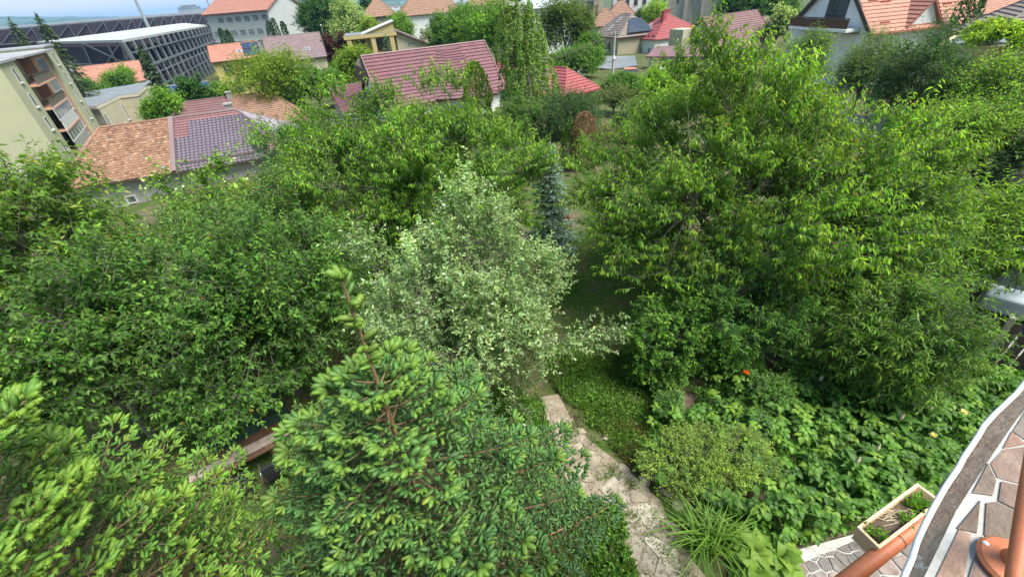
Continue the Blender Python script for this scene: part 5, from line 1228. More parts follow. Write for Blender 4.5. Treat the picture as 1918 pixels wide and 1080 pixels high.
    for tset, mask in ((TEMPL, keep & ~single & (dist < 3.4) & seen), (TEMPL_LO, keep & ~single & ~((dist < 3.4) & seen))):
        for ti, (tv, tf, tc) in enumerate(tset):
            idx = np.where(mask & (np.arange(n) % len(tset) == ti))[0]
            if not len(idx): continue
            v = np.einsum('nij,nkj->nki', Fm[idx], tv[None] * Ln[idx][:, None, None]) + P[idx][:, None, :]
            V.append(v.reshape(-1, 3)); Fc.append((tf[None] + (np.arange(len(idx)) * len(tv))[:, None, None]).reshape(-1, 3) + b); b += len(idx) * len(tv)
            Cc.append((col[idx][:, None, :] * tc[None, :, None]).reshape(-1, 3))
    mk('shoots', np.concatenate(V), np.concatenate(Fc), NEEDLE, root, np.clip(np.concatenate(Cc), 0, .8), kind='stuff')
    # single shoots as parts: 6 shapes x 4 tones share their meshes
    c_old, c_new, c_tip = (np.array(q) * LGAIN for q in (c_old, c_new, c_tip))
    tones = [np.array(c_old) * .4 + np.array(c_new) * .6, np.array(c_new), np.array(c_new) * .6 + np.array(c_tip) * .4, np.array(c_tip)]
    cache = {}
    for i in np.where(single)[0]:
        tn = int(np.argmin([np.abs(col[i] - t).sum() for t in tones])); key = (i % 6, tn)
        if key not in cache:
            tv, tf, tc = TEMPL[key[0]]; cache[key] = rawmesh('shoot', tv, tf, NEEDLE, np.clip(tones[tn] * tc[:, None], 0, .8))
        o = bpy.data.objects.new('shoot', cache[key]); C.objects.link(o); o.parent = root
        M4 = Matrix.Identity(4); f = Fm[i] * Ln[i]; pl = P[i] - b0
        for r_ in range(3):
            for c_ in range(3): M4[r_][c_] = f[r_][c_]
            M4[r_][3] = pl[r_]
        o.matrix_local = M4
    # old dark needles along the branches
    bp, bd, bl = [], [], []
    for p, q, l in brush:
        m = int(l * dn); t = rng.random(m)[:, None]; pp = p + (q - p) * t; d = unit(q - p); r_ = rng.normal(size=(m, 3)); r_ = unit(r_ - (r_ @ d)[:, None] * d)
        bp.append(pp); bd.append(r_ * .8 + d * .6)
    bp, bd = np.concatenate(bp), np.concatenate(bd)
    near = np.linalg.norm(bp - cam_p, axis=1) < 5.5; bp, bd = bp[near], bd[near]; m = len(bp)
    s = unit(np.cross(bd, rng.normal(size=(m, 3)))) * .0034; e = bp + unit(bd) * rng.uniform(.02, .034, m)[:, None]
    V = np.stack([bp - s, bp + s, e], 1).reshape(-1, 3); F = np.arange(3 * m).reshape(-1, 3)
    mk('old_needles', V, F, NEEDLE, root, np.repeat(shade(rng, m, (.02, .045, .022), (.035, .07, .03), rng.random(m)), 3, 0), kind='stuff')
    V, F, _ = cat(wood); mk('trunk', V, F, TWIG, root)
    print(name, 'shoots', n, 'single', int(single.sum()), 'old needles', m)
    return root
spruce('spruce', 'young spruce with a bare leading shoot in the centre foreground', (-1.12, 2.36), (-1.10, 2.36, 6.56), .82, (.08, .148, .045), (.04, .085, .042), (.125, .19, .04), 41, bare=.92, zcut=1.03, wh=.19, zmin=1.3, shoot=.12, fat=1.65, bsp=.115, ssp=.082, dn=380)
spruce('spruce', 'bushy spruce with bright lime shoots in the lower left corner', (-3.4, 1.3), (-3.35, 1.3, 7.5), .52, (.095, .168, .034), (.05, .10, .030), (.14, .205, .036), 42, lmul=lambda a, z: .68 if (a < 1.5 or a > 6.0) and z < 5.9 else 1.0, fat=1.45, bsp=.10, ssp=.07, dn=130, ycoef=.06, zcut=.5, wh=.19, zmin=2.2, shoot=.11, leader=True, maxr=2.1, tilt=(.55, .02), width=1.0, nb=8)
spruce('spruce', 'small lower spruce with yellow green shoots between the two large spruces', (-2.35, 2.7), (-2.35, 2.7, 2.35), .5, (.10, .17, .03), (.045, .09, .028), (.16, .23, .035), 43, ycoef=.15, wh=.22, zmin=.6, shoot=.10, nparts=80, leader=True, maxr=1.1)

# ------------------------------------------------------------------ paving
def clip_half(poly, p, n):
    out = []
    for i in range(len(poly)):
        a, b = poly[i], poly[(i + 1) % len(poly)]; da, db = (a - p) @ n, (b - p) @ n
        if da <= 0: out.append(a)
        if da * db < 0: out.append(a + (b - a) * (da / (da - db)))
    return out
def inside(poly, q):
    c = False
    for i in range(len(poly)):
        a, b = poly[i], poly[i - 1]
        if (a[1] > q[1]) != (b[1] > q[1]) and q[0] < (b[0] - a[0]) * (q[1] - a[1]) / (b[1] - a[1]) + a[0]: c = not c
    return c
def paving(poly, sp, z, joint, th, mats, parent, rng, tones, skip=0.0, dz=.008, name='stone', conc=None):
    """crazy paving: every cell of a jittered pattern is one stone with its own edge and height"""
    poly = [np.array(p, float) for p in poly]
    lo, hi = np.min(poly, 0), np.max(poly, 0); pts = []
    for i in range(-1, int((hi[0] - lo[0]) / sp) + 3):
        for j in range(-1, int((hi[1] - lo[1]) / sp) + 3):
            pts.append(lo + np.array([i + (j % 2) * .5 + rng.uniform(-.38, .38), j + rng.uniform(-.38, .38)]) * sp)
    pts = np.array(pts); n = 0
    for k, q in enumerate(pts):
        if (conc is not None and not inside(poly, q)) or rng.random() < skip: continue
        cell = [q + np.array(v) * sp * 1.4 for v in ((-1, -1), (1, -1), (1, 1), (-1, 1))]
        for o in pts[np.argsort(((pts - q) ** 2).sum(1))[1:14]]:
            cell = clip_half(cell, (q + o) / 2, o - q)
            if len(cell) < 3: break
        for i in range(len(poly)) if conc is None else ():
            a, b = poly[i], poly[(i + 1) % len(poly)]; nn = np.array([b[1] - a[1], a[0] - b[0]]); cen = np.mean(poly, 0)
            if (cen - a) @ nn > 0: nn = -nn
            cell = clip_half(cell, a, nn)
            if len(cell) < 3: break
        if len(cell) < 3: continue
        cell = np.array(cell); c = cell.mean(0)
        keep = [cell[0]]
        for p_ in cell[1:]:
            if np.linalg.norm(p_ - keep[-1]) > sp * .12: keep.append(p_)
        cell = np.array(keep)
        if len(cell) < 3 or np.ptp(cell, 0).max() < sp * .3: continue
        rad = np.linalg.norm(cell - c, axis=1, keepdims=True)
        cell = c + (cell - c) * np.maximum(.3, 1 - joint / rad) + rng.normal(0, sp * .022, cell.shape)
        top = c + (cell - c) * .93; h = th + rng.uniform(-dz, dz); m = len(cell)
        V = [(p[0], p[1], z - .01) for p in cell] + [(p[0], p[1], z + h * .75) for p in cell] + [(p[0], p[1], z + h + rng.uniform(-dz, dz) * .3) for p in top]
        b = MB(); b.cc = tuple(np.array(tones[rng.integers(len(tones))]) * math.exp(rng.normal(0, .12)))
        b.add(V, [(i, (i + 1) % m, m + (i + 1) % m, m + i) for i in range(m)] + [(m + i, m + (i + 1) % m, 2 * m + (i + 1) % m, 2 * m + i) for i in range(m)] + [tuple(range(2 * m, 3 * m))])
        b.build(name, mats, parent); n += 1
    return n
STONE = mat('paving_stone', (0, 0, 0), (.55, .5, .47), .75, 9, vcol=True, bump=.7, bscale=45, fac=(.35, .7), c3=(.20, .155, .13), c3scale=14, c3fac=(.60, .72))
PATHST = mat('path_stone', (0, 0, 0), (.6, .57, .52), .9, 7, vcol=True, bump=.8, bscale=30, fac=(.38, .68), c3=(.12, .10, .06), c3scale=3.5, c3fac=(.58, .7))
GROUT = mat('grout_white', (.42, .41, .395), (.30, .29, .275), .85, 12, bump=.5)
DIRT = mat('garden_soil', (.075, .055, .038), (.14, .105, .075), .95, 5, bump=1.0, bscale=40)
SANDP = mat('path_sand', (.27, .225, .17), (.17, .14, .10), .95, 4, bump=.8, bscale=40, c3=(.10, .12, .045), c3scale=2.2, c3fac=(.56, .68))
prng = np.random.default_rng(91)
pathL = [(.46, 6.85), (.58, 6.14), (.66, 5.57), (.60, 4.96), (1.0, 4.41), (1.68, 4.1), (1.72, 3.71), (1.70, 3.28), (1.66, 2.9), (1.7, 2.2)]
pathR = [(.90, 6.9), (1.10, 6.15), (1.35, 5.61), (1.80, 5.08), (2.05, 4.66), (2.45, 4.16), (2.45, 3.7), (2.58, 3.25), (2.75, 2.88), (2.9, 2.2)]
pth = empty('path', (1.5, 4.5, 0), kind='structure')
m = MB()
for i in range(len(pathL) - 1):
    a, b, c, d = pathL[i], pathR[i], pathR[i + 1], pathL[i + 1]; m.add([(*a, .035), (*b, .035), (*c, .035), (*d, .035)], [(0, 1, 2, 3)])
m.build('path_bed', SANDP, pth)
up_ = pathL[:5] + pathR[:5][::-1]; lowp = pathL[4:] + pathR[4:][::-1]
tn = [(.28, .235, .185), (.32, .275, .22), (.24, .20, .155), (.35, .305, .25)]
paving(up_, .17, .03, .013, .018, PATHST, pth, prng, tn, skip=.28, dz=.012, conc=1)
paving(lowp, .42, .03, .010, .02, PATHST, pth, prng, [(.36, .315, .255), (.40, .36, .30), (.32, .28, .225), (.28, .24, .19)], skip=.12, dz=.010, conc=1)
for k, (x, y, s) in enumerate(((2.25, 4.55, .13), (2.62, 4.35, .15), (2.45, 4.62, .1), (2.2, 5.1, .09), (1.75, 5.6, .08), (2.72, 4.05, .12))):
    rr_ = np.random.default_rng(k); pr = [(s * .7, -.03), (s, s * .2), (s * .85, s * .5), (s * .4, s * .68)]
    o = MB().lathe((x, y, .02), pr, 7).build('rock', PATHST, None); o.data.vertices.foreach_set('co', (np.array([v.co[:] for v in o.data.vertices]) + rr_.normal(0, s * .09, (len(o.data.vertices), 3))).ravel())
    setcol(o.data, np.tile(np.array((.36, .31, .25)), (len(o.data.vertices), 1)))
    tag(o, ['flat pale rock on the left edge of the bed', 'pointed pale rock at the corner of the path and the bed', 'small brown rock between the pointed rock and the yellow juniper', 'small rock in the dry grass beside the path', 'smallest pale rock near the rounded bush', 'pale rock at the foot of the grassy clump'][k], 'rock', 'rocks along the path')
ter = empty('terrace', (5.4, 2.6, 0), kind='structure')
tp_ = [(4.0, 1.6), (7.2, 1.6), (7.2, 3.68), (6.3, 3.45), (4.0, 3.1)]
MB().prism(tp_, -.02, .02).build('mortar_bed', GROUT, ter)
paving([(4.0, 1.6), (7.2, 1.6), (7.2, 3.68), (6.3, 3.45), (4.0, 3.1)], .19, .021, .014, .018, STONE, ter, prng, [(.25, .19, .165), (.21, .19, .175), (.28, .22, .19), (.18, .165, .16)], dz=.004)
bed = [(2.55, 5.0), (2.75, 6.0), (3.6, 6.55), (5, 6.75), (6.9, 7.0), (9.6, 7.0), (11.6, 6.2), (9.6, 4.7), (7.3, 3.75), (5.3, 3.32), (4.0, 3.1), (2.95, 3.3), (2.7, 4.2)]
MB().prism(bed, -.02, .03).build('flower_bed_soil', DIRT, None)['kind'] = 'structure'

# ------------------------------------------------------------------ balcony ledge next to the camera
led = empty('balcony_ledge', (1.3, .3, 6.9), 'stone paved balcony ledge with a white edge strip at the lower right', 'balcony ledge')
tile_e = [(1.75, .90), (1.60, .813), (1.422, .71), (1.249, .61), (1.046, .487), (.857, .361), (.66, .225)]
tile_e0 = tile_e
white_e = [(1.80, .985), (1.61, .87), (1.345, .732), (1.157, .612), (.997, .51), (.825, .379), (.62, .21)]
tile_e = [(a[0] + .28 * (b[0] - a[0]), a[1] + .28 * (b[1] - a[1])) for a, b in zip(tile_e, white_e)]
lp_ = tile_e + [(1.1, -.5), (2.4, .2)]
MB().prism(lp_, 6.80, 6.893).build('slab', GROUT, led)
paving([tile_e[0], tile_e[3], tile_e[6], (1.1, -.5), (2.4, .2)], .155, 6.8935, .0058, .004, STONE, led, np.random.default_rng(12), [(.26, .165, .125), (.235, .165, .135), (.19, .155, .135), (.29, .19, .145), (.21, .16, .13)], dz=.0015)
m = MB()
for i in range(len(tile_e) - 1):
    a, b, c, d = (*tile_e[i], 6.894), (*tile_e[i + 1], 6.894), (*white_e[i + 1], 6.858), (*white_e[i], 6.858)
    m.add([a, b, c, d, (*white_e[i], 6.84), (*white_e[i + 1], 6.84)], [(0, 1, 2, 3), (3, 2, 5, 4)])
m.build('edge_stone', mat('edge_stone', (.20, .145, .112), (.27, .215, .175), .95, 14, bump=.8, bscale=50, c3=(.40, .385, .36), c3scale=16, c3fac=(.60, .64), spec=.1), led)
wv = []
for i in range(len(white_e) - 1):
    for t in np.linspace(0, 1, 5)[:-1]:
        p = np.array(white_e[i]) * (1 - t) + np.array(white_e[i + 1]) * t; wv.append((p[0] + .0012 * math.sin(i * 5 + t * 9), p[1] + .0012 * math.cos(i * 7 + t * 8), 6.868))
MB().tube(wv, .0066, 8).build('edge_strip', mat('white_sealant', (.52, .53, .55), (.45, .46, .48), .6, 20), led, smooth=True)
hw_ = empty('unseen_house_wall', (1.5, -.8, 0), 'unseen wall of the own house under the balcony ledge, added to block light', 'house wall')
MB().prism([(-3.0, -2.75), (1.9, .33), (2.7, .78), (3.6, -2.6), (0, -4.5)], -.1, 6.7).build('wall', TAN, hw_)  # unseen wall added to block light, shortened so sun reaches the flower box
TERRA = mat('terracotta_paint', (.43, .135, .06), (.36, .11, .05), .5, 14, bump=.15, bscale=60, spec=.4)
rl = empty('railing', (1.035, .372, 6.9), 'terracotta painted railing foot with its pipe on the stone ledge', 'railing')
MB().lathe((1.04, .365, 6.902), [(.062, 0), (.064, .006), (.058, .014), (.036, .019), (.030, .020)], 28).build('base_flange', TERRA, rl, smooth=False)
MB().tube([(1.04, .365, 6.918), (1.04, .365, 7.75)], [.021, .021], 16).build('post', TERRA, rl, smooth=True)
MB().lathe((1.04, .365, 6.919), [(.033, 0), (.026, .016), (.0215, .03)], 20).build('collar', TERRA, rl, smooth=True)
MB().tube([(1.0, .475, 7.225), (.909, .367, 7.15), (.85, .295, 7.10), (.78, .21, 7.05)], .0125, 14).build('stay', TERRA, rl, smooth=True)
MB().lathe((1.013, .411, 6.914), [(.006, 0), (.006, .004), (.003, .006)], 10).build('screw', FRAMEW, rl)

lb = empty('balcony_slab', (3.0, 1.2, 3.8), 'lower balcony floor of crazy paving under the terracotta rail pipe', 'balcony')
dv = np.array([.935, .354]); nv = np.array([-.354, .935]); e0 = np.array([2.662, 1.464])
P2 = lambda s, t: tuple(e0 + dv * s - nv * t)
MB().prism([P2(-1.3, 0), P2(2.2, 0), P2(2.2, .75), P2(-1.3, .75)], 3.72, 3.88).build('slab', GROUT, lb)
paving([P2(-.9, .012), P2(1.6, .012), P2(1.6, .6), P2(-.9, .6)], .17, 3.8805, .010, .012, STONE, lb, np.random.default_rng(14), [(.25, .195, .17), (.22, .19, .175), (.28, .225, .20), (.195, .175, .165)], dz=.002)
MB().tube([(*P2(-1.3, -.004), 3.872), (*P2(2.2, -.004), 3.872)], .009, 6).build('edge_strip', MATS['white_sealant'], lb)
rp = empty('rail_pipe', (2.4, 1.2, 5.0), 'thick terracotta rail pipe below the flower box', 'railing')
d3 = unit(np.array([.78, .327, 0])); q0 = np.array([1.9, 1.03, 4.965])
MB().tube([q0 - d3 * 1.0, q0 + d3 * 2.6], .046, 20).build('pipe', TERRA, rp, smooth=True)
MB().tube([q0 + d3 * .455, q0 + d3 * .466], .0485, 20).build('joint_ring', mat('ring_dark', (.16, .06, .035), None, .6), rp)
for s_ in (-.9, 2.4): MB().tube([q0 + d3 * s_, q0 + d3 * s_ - np.array([0, 0, 1.08])], .03, 12).build('post', TERRA, rp, smooth=True)

def planter(name, label, corners, ztop, h, taper, m, soil=True):
    c = [np.array(p, float) for p in corners]; cen = sum(c) / 4
    o = empty(name, (cen[0], cen[1], ztop - h), label, 'flower box')
    inn = [cen + (p - cen) * np.array([.92, .92]) for p in c]
    u = unit(c[1] - c[0]); v = unit(c[3] - c[0]); w = .018
    inn = [c[0] + (u + v) * w, c[1] + (-u + v) * w, c[2] + (-u - v) * w, c[3] + (u - v) * w]
    bot = [cen + (p - cen) * taper for p in c]; binn = [cen + (p - cen) * taper for p in inn]
    b = MB()
    R_ = lambda ps, z: [(p[0], p[1], z) for p in ps]
    V = R_(c, ztop) + R_(inn, ztop) + R_(c, ztop - .022) + R_([cen + (p - cen) * .965 for p in c], ztop - .026) + R_(bot, ztop - h) + R_(binn, ztop - h * .5)
    F = []
    for i in range(4):
        j = (i + 1) % 4
        F += [(i, j, 4 + j, 4 + i), (i, 8 + i, 8 + j, j), (8 + i, 12 + i, 12 + j, 8 + j), (12 + i, 16 + i, 16 + j, 12 + j), (4 + i, 4 + j, 20 + j, 20 + i)]
    F.append((16, 17, 18, 19)); b.add(V, F); b.build('box', m, o, bevel=.004)
    b = MB(); b.add(R_([cen + (p - cen) * .99 for p in inn], ztop - .045) , [(0, 1, 2, 3)]); b.build('soil', DIRT, o)
    return o, cen, u, v
BOXM = mat('box_plastic', (.66, .45, .29), (.60, .42, .27), .55, 3, bump=.1, c3=(.68, .58, .44), c3scale=5, c3fac=(.55, .75))
fb, fc, fu, fv = planter('flower_box', 'beige plastic flower box with seedlings hung on the terracotta rail pipe', [(2.079, 1.274), (2.672, 1.521), (2.725, 1.385), (2.122, 1.137)], 5.05, .17, .88, BOXM)
planter('flower_box', 'terracotta flower box mostly hidden behind the white ledge edge', [(3.19, 1.72), (3.75, 1.95), (3.80, 1.82), (3.24, 1.59)], 5.02, .17, .88, TERRA)
rng = np.random.default_rng(61)
def tuft(name, label, pos, n, L, W, spread, c0, c1, group, up=1.0, style=4, catg='plant', seed=0):
    r_ = np.random.default_rng(seed + 500); root = empty(name, pos, label, catg, group)
    P = np.array(pos) + r_.normal(0, spread * .35, (n, 3)) * [1, 1, .1]; P[:, 2] = pos[2]
    P[:, 2] += r_.uniform(0, L * .8, n)
    D = r_.normal(0, .6, (n, 3)) + [0, 0, up]
    V, F, cc = leaves(P, D, L * r_.uniform(.6, 1.2, n), W, r_, shade(r_, n, c0, c1, r_.random(n)), style, jit=.8); mk('leaves', V, F, LEAF, root, cc)
    st = segs(np.c_[P[:40, :2], np.full(min(40, n), pos[2] - .01)], P[:40] + unit(D[:40]) * L * .2, .0015, .001, 3); mk('stems', *st, MATS['leaf'] if False else GREENST, root)
    return root
GREENST = mat('green_stem', (.10, .16, .04), (.16, .2, .07), .7, 8)
for k, (s, t, n, L, lab) in enumerate(((.17, .01, 55, .055, 'bright green seedling clump at the far end of the beige flower box'), (.235, .02, 40, .05, 'looser seedling clump in the far right corner of the beige flower box'), (.02, .03, 26, .045, 'small seedling in the middle of the beige flower box'), (-.24, .0, 34, .06, 'spiky young plant at the near end of the beige flower box'))):
    p = fc + fu * s + fv * t; tuft('seedling', lab, (p[0], p[1], 5.005), n, L, .016, .07, (.06, .13, .02), (.16, .27, .04), 'seedlings in the flower box', seed=k)
ds = empty('dry_stalks', (*fc, 5.005), 'heap of pale dry stalks on the soil of the beige flower box', 'dry stalks')
a = np.array([*fc, 5.012]) + rng.normal(0, 1, (34, 3)) * [.07, .025, .006]; d = np.array([*(fu * .06 + fv * .035), .004]) + rng.normal(0, .016, (34, 3))
mk('stalk', *segs(a - d * .8, a + d * .8, .0025, .002, 4), mat('straw', (.50, .42, .30), (.38, .31, .22), .8, 20), ds)

# ------------------------------------------------------------------ bench corner, fence
GREENW = mat('wood_green', (.018, .045, .035), (.03, .065, .05), .6, 6, bump=.3)
GREYW = mat('wood_weathered', (.36, .30, .26), (.24, .19, .165), .85, 7, bump=.6, c3=(.16, .10, .075), c3scale=4)
BLKM = mat('black_plastic', (.016, .017, .02), (.03, .031, .036), .35, 5, spec=.5)
tu = unit(np.array([.91, .59, 0])); tv = np.array([-tu[1], tu[0], 0]); tc = np.array([-5.68, 5.45, 0])
tb = empty('garden_table', tc, 'weathered grey plank table between the spruces', 'table')
for k, (off, w_, mm_, z_, ln) in enumerate(((-.02, .115, GREYW, .75, .95), (.235, .10, WOODB, .735, .75), (-.19, .05, MATS['wood_brown'], .70, .62))):
    MB().box(tc + tv * off + [0, 0, z_], tu * ln, tv * w_, np.array([0, 0, .022])).build('plank', mm_, tb, bevel=.004)
for s_ in (-.6, .45):
    MB().box(tc + tu * s_ + tv * .12 + [0, 0, .70], tu * .06, tv * .30, np.array([0, 0, .024])).build('cross_beam', mat('wood_rust', (.19, .075, .045), (.14, .06, .04), .8, 5), tb)
    for t_2 in (-.12, .25): MB().box(tc + tu * s_ + tv * t_2 + [0, 0, .34], tu * .035, tv * .035, np.array([0, 0, .34])).build('leg', WOODB, tb)
bn = empty('garden_bench', tc + tv * .75, 'dark green slatted bench behind the weathered plank table', 'bench')
for k in range(5): MB().box(tc + tu * .1 + tv * (.55 + .095 * k) + [0, 0, .43], tu * .85, tv * .038, np.array([0, 0, .014])).build('slat', GREENW, bn)
for k in range(4): MB().box(tc + tu * .1 + tv * (1.06 + .03 * k) + [0, 0, .52 + .10 * k], tu * .85, tv * .012, np.array([0, 0, .038])).build('slat', GREENW, bn)
for s_ in (-.65, .85):
    for t_2 in (.56, 1.0): MB().box(tc + tu * s_ + tv * t_2 + [0, 0, .21], tu * .025, tv * .025, np.array([0, 0, .21])).build('leg', GREENW, bn)
    MB().bar(tc + tu * s_ + tv * 1.03 + [0, 0, .40], tc + tu * s_ + tv * 1.18 + [0, 0, .9], .05).build('back_post', GREENW, bn)
chb = tc - tv * .42 - tu * .34
cb = empty('garden_chair', chb, 'black slatted plastic garden chair in front of the plank table', 'chair')
for k in range(7): MB().box(chb + tv * (.20 - .066 * k) + [0, 0, .42 - .004 * k], tu * .24, tv * .026, np.array([0, 0, .013])).build('slat', BLKM, cb, bevel=.004)
MB().bar(chb + tu * .25 + tv * .25 + [0, 0, .41], chb + tu * .25 - tv * .25 + [0, 0, .41], .03).bar(chb - tu * .25 + tv * .25 + [0, 0, .41], chb - tu * .25 - tv * .25 + [0, 0, .41], .03).build('seat_frame', BLKM, cb)
for s_ in (-.24, .24):
    for t_2 in (-.22, .22): MB().tube([chb + tu * s_ + tv * t_2 + [0, 0, .42], chb + tu * s_ * 1.12 + tv * t_2 * 1.1], .018, 8).build('leg', BLKM, cb)
ca = tc - tv * .50 + tu * .42
c2 = empty('armchair', ca, 'black garden armchair with curved shiny arms right of the slatted chair', 'chair')
MB().box(ca + [0, 0, .40], tu * .22, tv * .21, np.array([0, 0, .025])).build('seat', BLKM, c2, bevel=.012)
MB().box(ca - tv * .22 + [0, 0, .60], tu * .21, tv * .018, np.array([0, 0, .20])).build('backrest', BLKM, c2, bevel=.012)
for s_ in (-.25, .25):
    MB().tube([ca + tu * s_ + tv * .2, ca + tu * s_ + tv * .22 + [0, 0, .45], ca + tu * s_ + tv * .14 + [0, 0, .60], ca + tu * s_ - tv * .1 + [0, 0, .63], ca + tu * s_ - tv * .22 + [0, 0, .55]], .016, 8).build('arm', mat('chair_tube', (.30, .31, .33), None, .2, metal=.8) if 'chair_tube' not in MATS else MATS['chair_tube'], c2, smooth=True)
    MB().tube([ca + tu * s_ - tv * .2 + [0, 0, .42], ca + tu * s_ - tv * .24], .014, 8).build('leg', BLKM, c2)
f0, f1 = np.array([9.6, 7.75, 0]), np.array([13.4, 5.0, 0]); fu_ = unit(f1 - f0); fn = np.array([fu_[1], -fu_[0], 0])
if fn @ (-f0) < 0: fn = -fn
pf = empty('plank_fence', (f0 + f1) / 2, 'dark brown plank fence with rounded tops behind the peach tree', 'fence')
pr_ = np.random.default_rng(7); npk = 20
for k in range(npk):
    c = f0 + (f1 - f0) * ((k + .5) / npk) + pr_.normal(0, .006, 3) * [1, 1, 0]; w = .098 + pr_.uniform(-.006, .004); h = 1.28 + pr_.uniform(-.04, .05)
    prof = [(-w, 0), (w, 0), (w, h - .10), (w * .8, h - .035), (w * .4, h), (-w * .4, h), (-w * .8, h - .035), (-w, h - .10)]
    tilt_ = pr_.normal(0, .012)
    b = MB(); n = len(prof); b.add([c + fu_ * (a + tilt_ * z) + fn * .012 + np.array([0, 0, z]) for a, z in prof] + [c + fu_ * (a + tilt_ * z) - fn * .012 + np.array([0, 0, z]) for a, z in prof], [tuple(range(n)), tuple(range(2 * n - 1, n - 1, -1))] + [(i, n + i, n + (i + 1) % n, (i + 1) % n) for i in range(n)])
    b.build('plank', WOODD, pf)
for z_ in (.3, 1.0): MB().bar(f0 - fn * .045 + [0, 0, z_], f1 - fn * .045 + [0, 0, z_], .06, .08).build('rail', WOODD, pf)
for k in range(4):
    c = f0 + (f1 - f0) * ((k + .35) / 4) + fn * .075; MB().box(c + [0, 0, .72], fu_ * .055, fn * .05, np.array([0, 0, .74])).build('post', GREYW, pf)
yard = MB().prism([(10.3, 8.2), (14.6, 5.0), (19, 8.5), (13.5, 11.5)], -.02, .02).build('yard_paving', mat('yard_grey', (.25, .25, .24), (.19, .19, .185), .9, 1.5), None); yard['kind'] = 'structure'
car(14.3, 9.2, .0, .75, CB, 'silver car glimpsed through the leaves beyond the plank fence', 'cars beyond the plank fence')
car(15.2, 7.0, .0, .75, CB, 'pale silver car beyond the plank fence at the right edge', 'cars beyond the plank fence')

# ------------------------------------------------------------------ flower bed planting
def leaf_template(L=1.0, W=.45, seg=6, fold=.16, curl=.35, tipw=1.0, wavy=0.0, rng=None):
    V = []; 
    for i in range(seg + 1):
        t = i / seg; w = W * (math.sin(math.pi * min(1, t * .93 + .035)) ** .75) * (1 - .25 * t) * .5 if tipw else W * .5 * (1 - t ** 3)
        z = -curl * t * t + .10 * math.sin(math.pi * t)
        wv_ = (rng.uniform(-1, 1) * wavy if rng is not None else 0)
        V += [(-w, t * L, z + fold * w * 2 + wv_), (0, t * L, z), (w, t * L, z + fold * w * 2 - wv_)]
    F = []
    for i in range(seg):
        a = i * 3; F += [(a, a + 1, a + 4, a + 3), (a + 1, a + 2, a + 5, a + 4)]
    return np.array(V), np.array(F)
LCACHE = {}
def leaf_obj(name, key, tmpl, tone, parent, pos, d, L, roll, origin, W=1.0):
    k = (key, tuple(np.round(tone, 3)))
    if k not in LCACHE:
        V, F = tmpl; n = len(V); rib = np.tile([1.0, 1.22, 1.0], n // 3)[:, None]
        me = rawmesh(name, V, F, LEAF, np.clip(np.array(tone) * rib, 0, .8), True); LCACHE[k] = me
    o = bpy.data.objects.new(name, LCACHE[k]); C.objects.link(o); o.parent = parent
    d = unit(np.array(d, float)); up = np.array([0, 0, 1.0]); x = np.cross(d, up); x = unit(x) if np.linalg.norm(x) > 1e-4 else np.array([1.0, 0, 0]); z = np.cross(x, d)
    x, z = x * math.cos(roll) + z * math.sin(roll), z * math.cos(roll) - x * math.sin(roll)
    M4 = Matrix.Identity(4); p = np.array(pos) - origin
    for r_ in range(3): M4[r_][0] = x[r_] * L * W; M4[r_][1] = d[r_] * L; M4[r_][2] = z[r_] * L; M4[r_][3] = p[r_]
    o.matrix_local = M4; return o
lr = np.random.default_rng(33)
T_BIG = [leaf_template(1, .5, 6, .2, .30 + .15 * i, 1, .015, lr) for i in range(3)]
T_HOSTA = [leaf_template(1, .85, 7, .16, .25 + .15 * i, 1, .012, lr) for i in range(3)]
T_BRAM = [leaf_template(1, .85, 4, .16, .18 + .1 * i, 1, .02, lr) for i in range(3)]
T_BLADE = [leaf_template(1, .035, 6, .3, .45 + .25 * i, 0) for i in range(3)]
def rosette(name, label, catg, pos, n, L, elev, tones, tmpl, key, group, tiers=3, height=.3, bud=None):
    root = empty(name, pos, label, catg, group); o0 = np.array(pos, float)
    for i in range(n):
        a = i * 2.4 + lr.uniform(-.3, .3); f = i / n; e = lerp(elev[0], elev[1], f) + lr.normal(0, .1)
        d = np.array([math.cos(a) * math.cos(e), math.sin(a) * math.cos(e), math.sin(e)])
        j = lr.integers(3); leaf_obj('leaf', key + str(j), tmpl[j], tones[lr.integers(len(tones))], root, o0 + [0, 0, height * f] + d * .02, d, L * lr.uniform(.75, 1.15) * (1 - .3 * f), lr.normal(0, .25), o0)
    MB().tube([o0 - [0, 0, .02], o0 + [0, 0, height]], [.012, .006], 6).build('stem', GREENST, root)
    if bud is not None: MB().lathe(o0 + [0, 0, height], [(.012, 0), (.032, .05), (.03, .11), (.008, .19)], 8, (.1, .05, 1)).build('flower_bud', bud, root)
    return root
BUD = mat('bud_pale', (.55, .42, .34), (.48, .40, .28), .7, 20)
big_t = [(.085, .185, .04), (.11, .23, .05), (.07, .155, .04)]
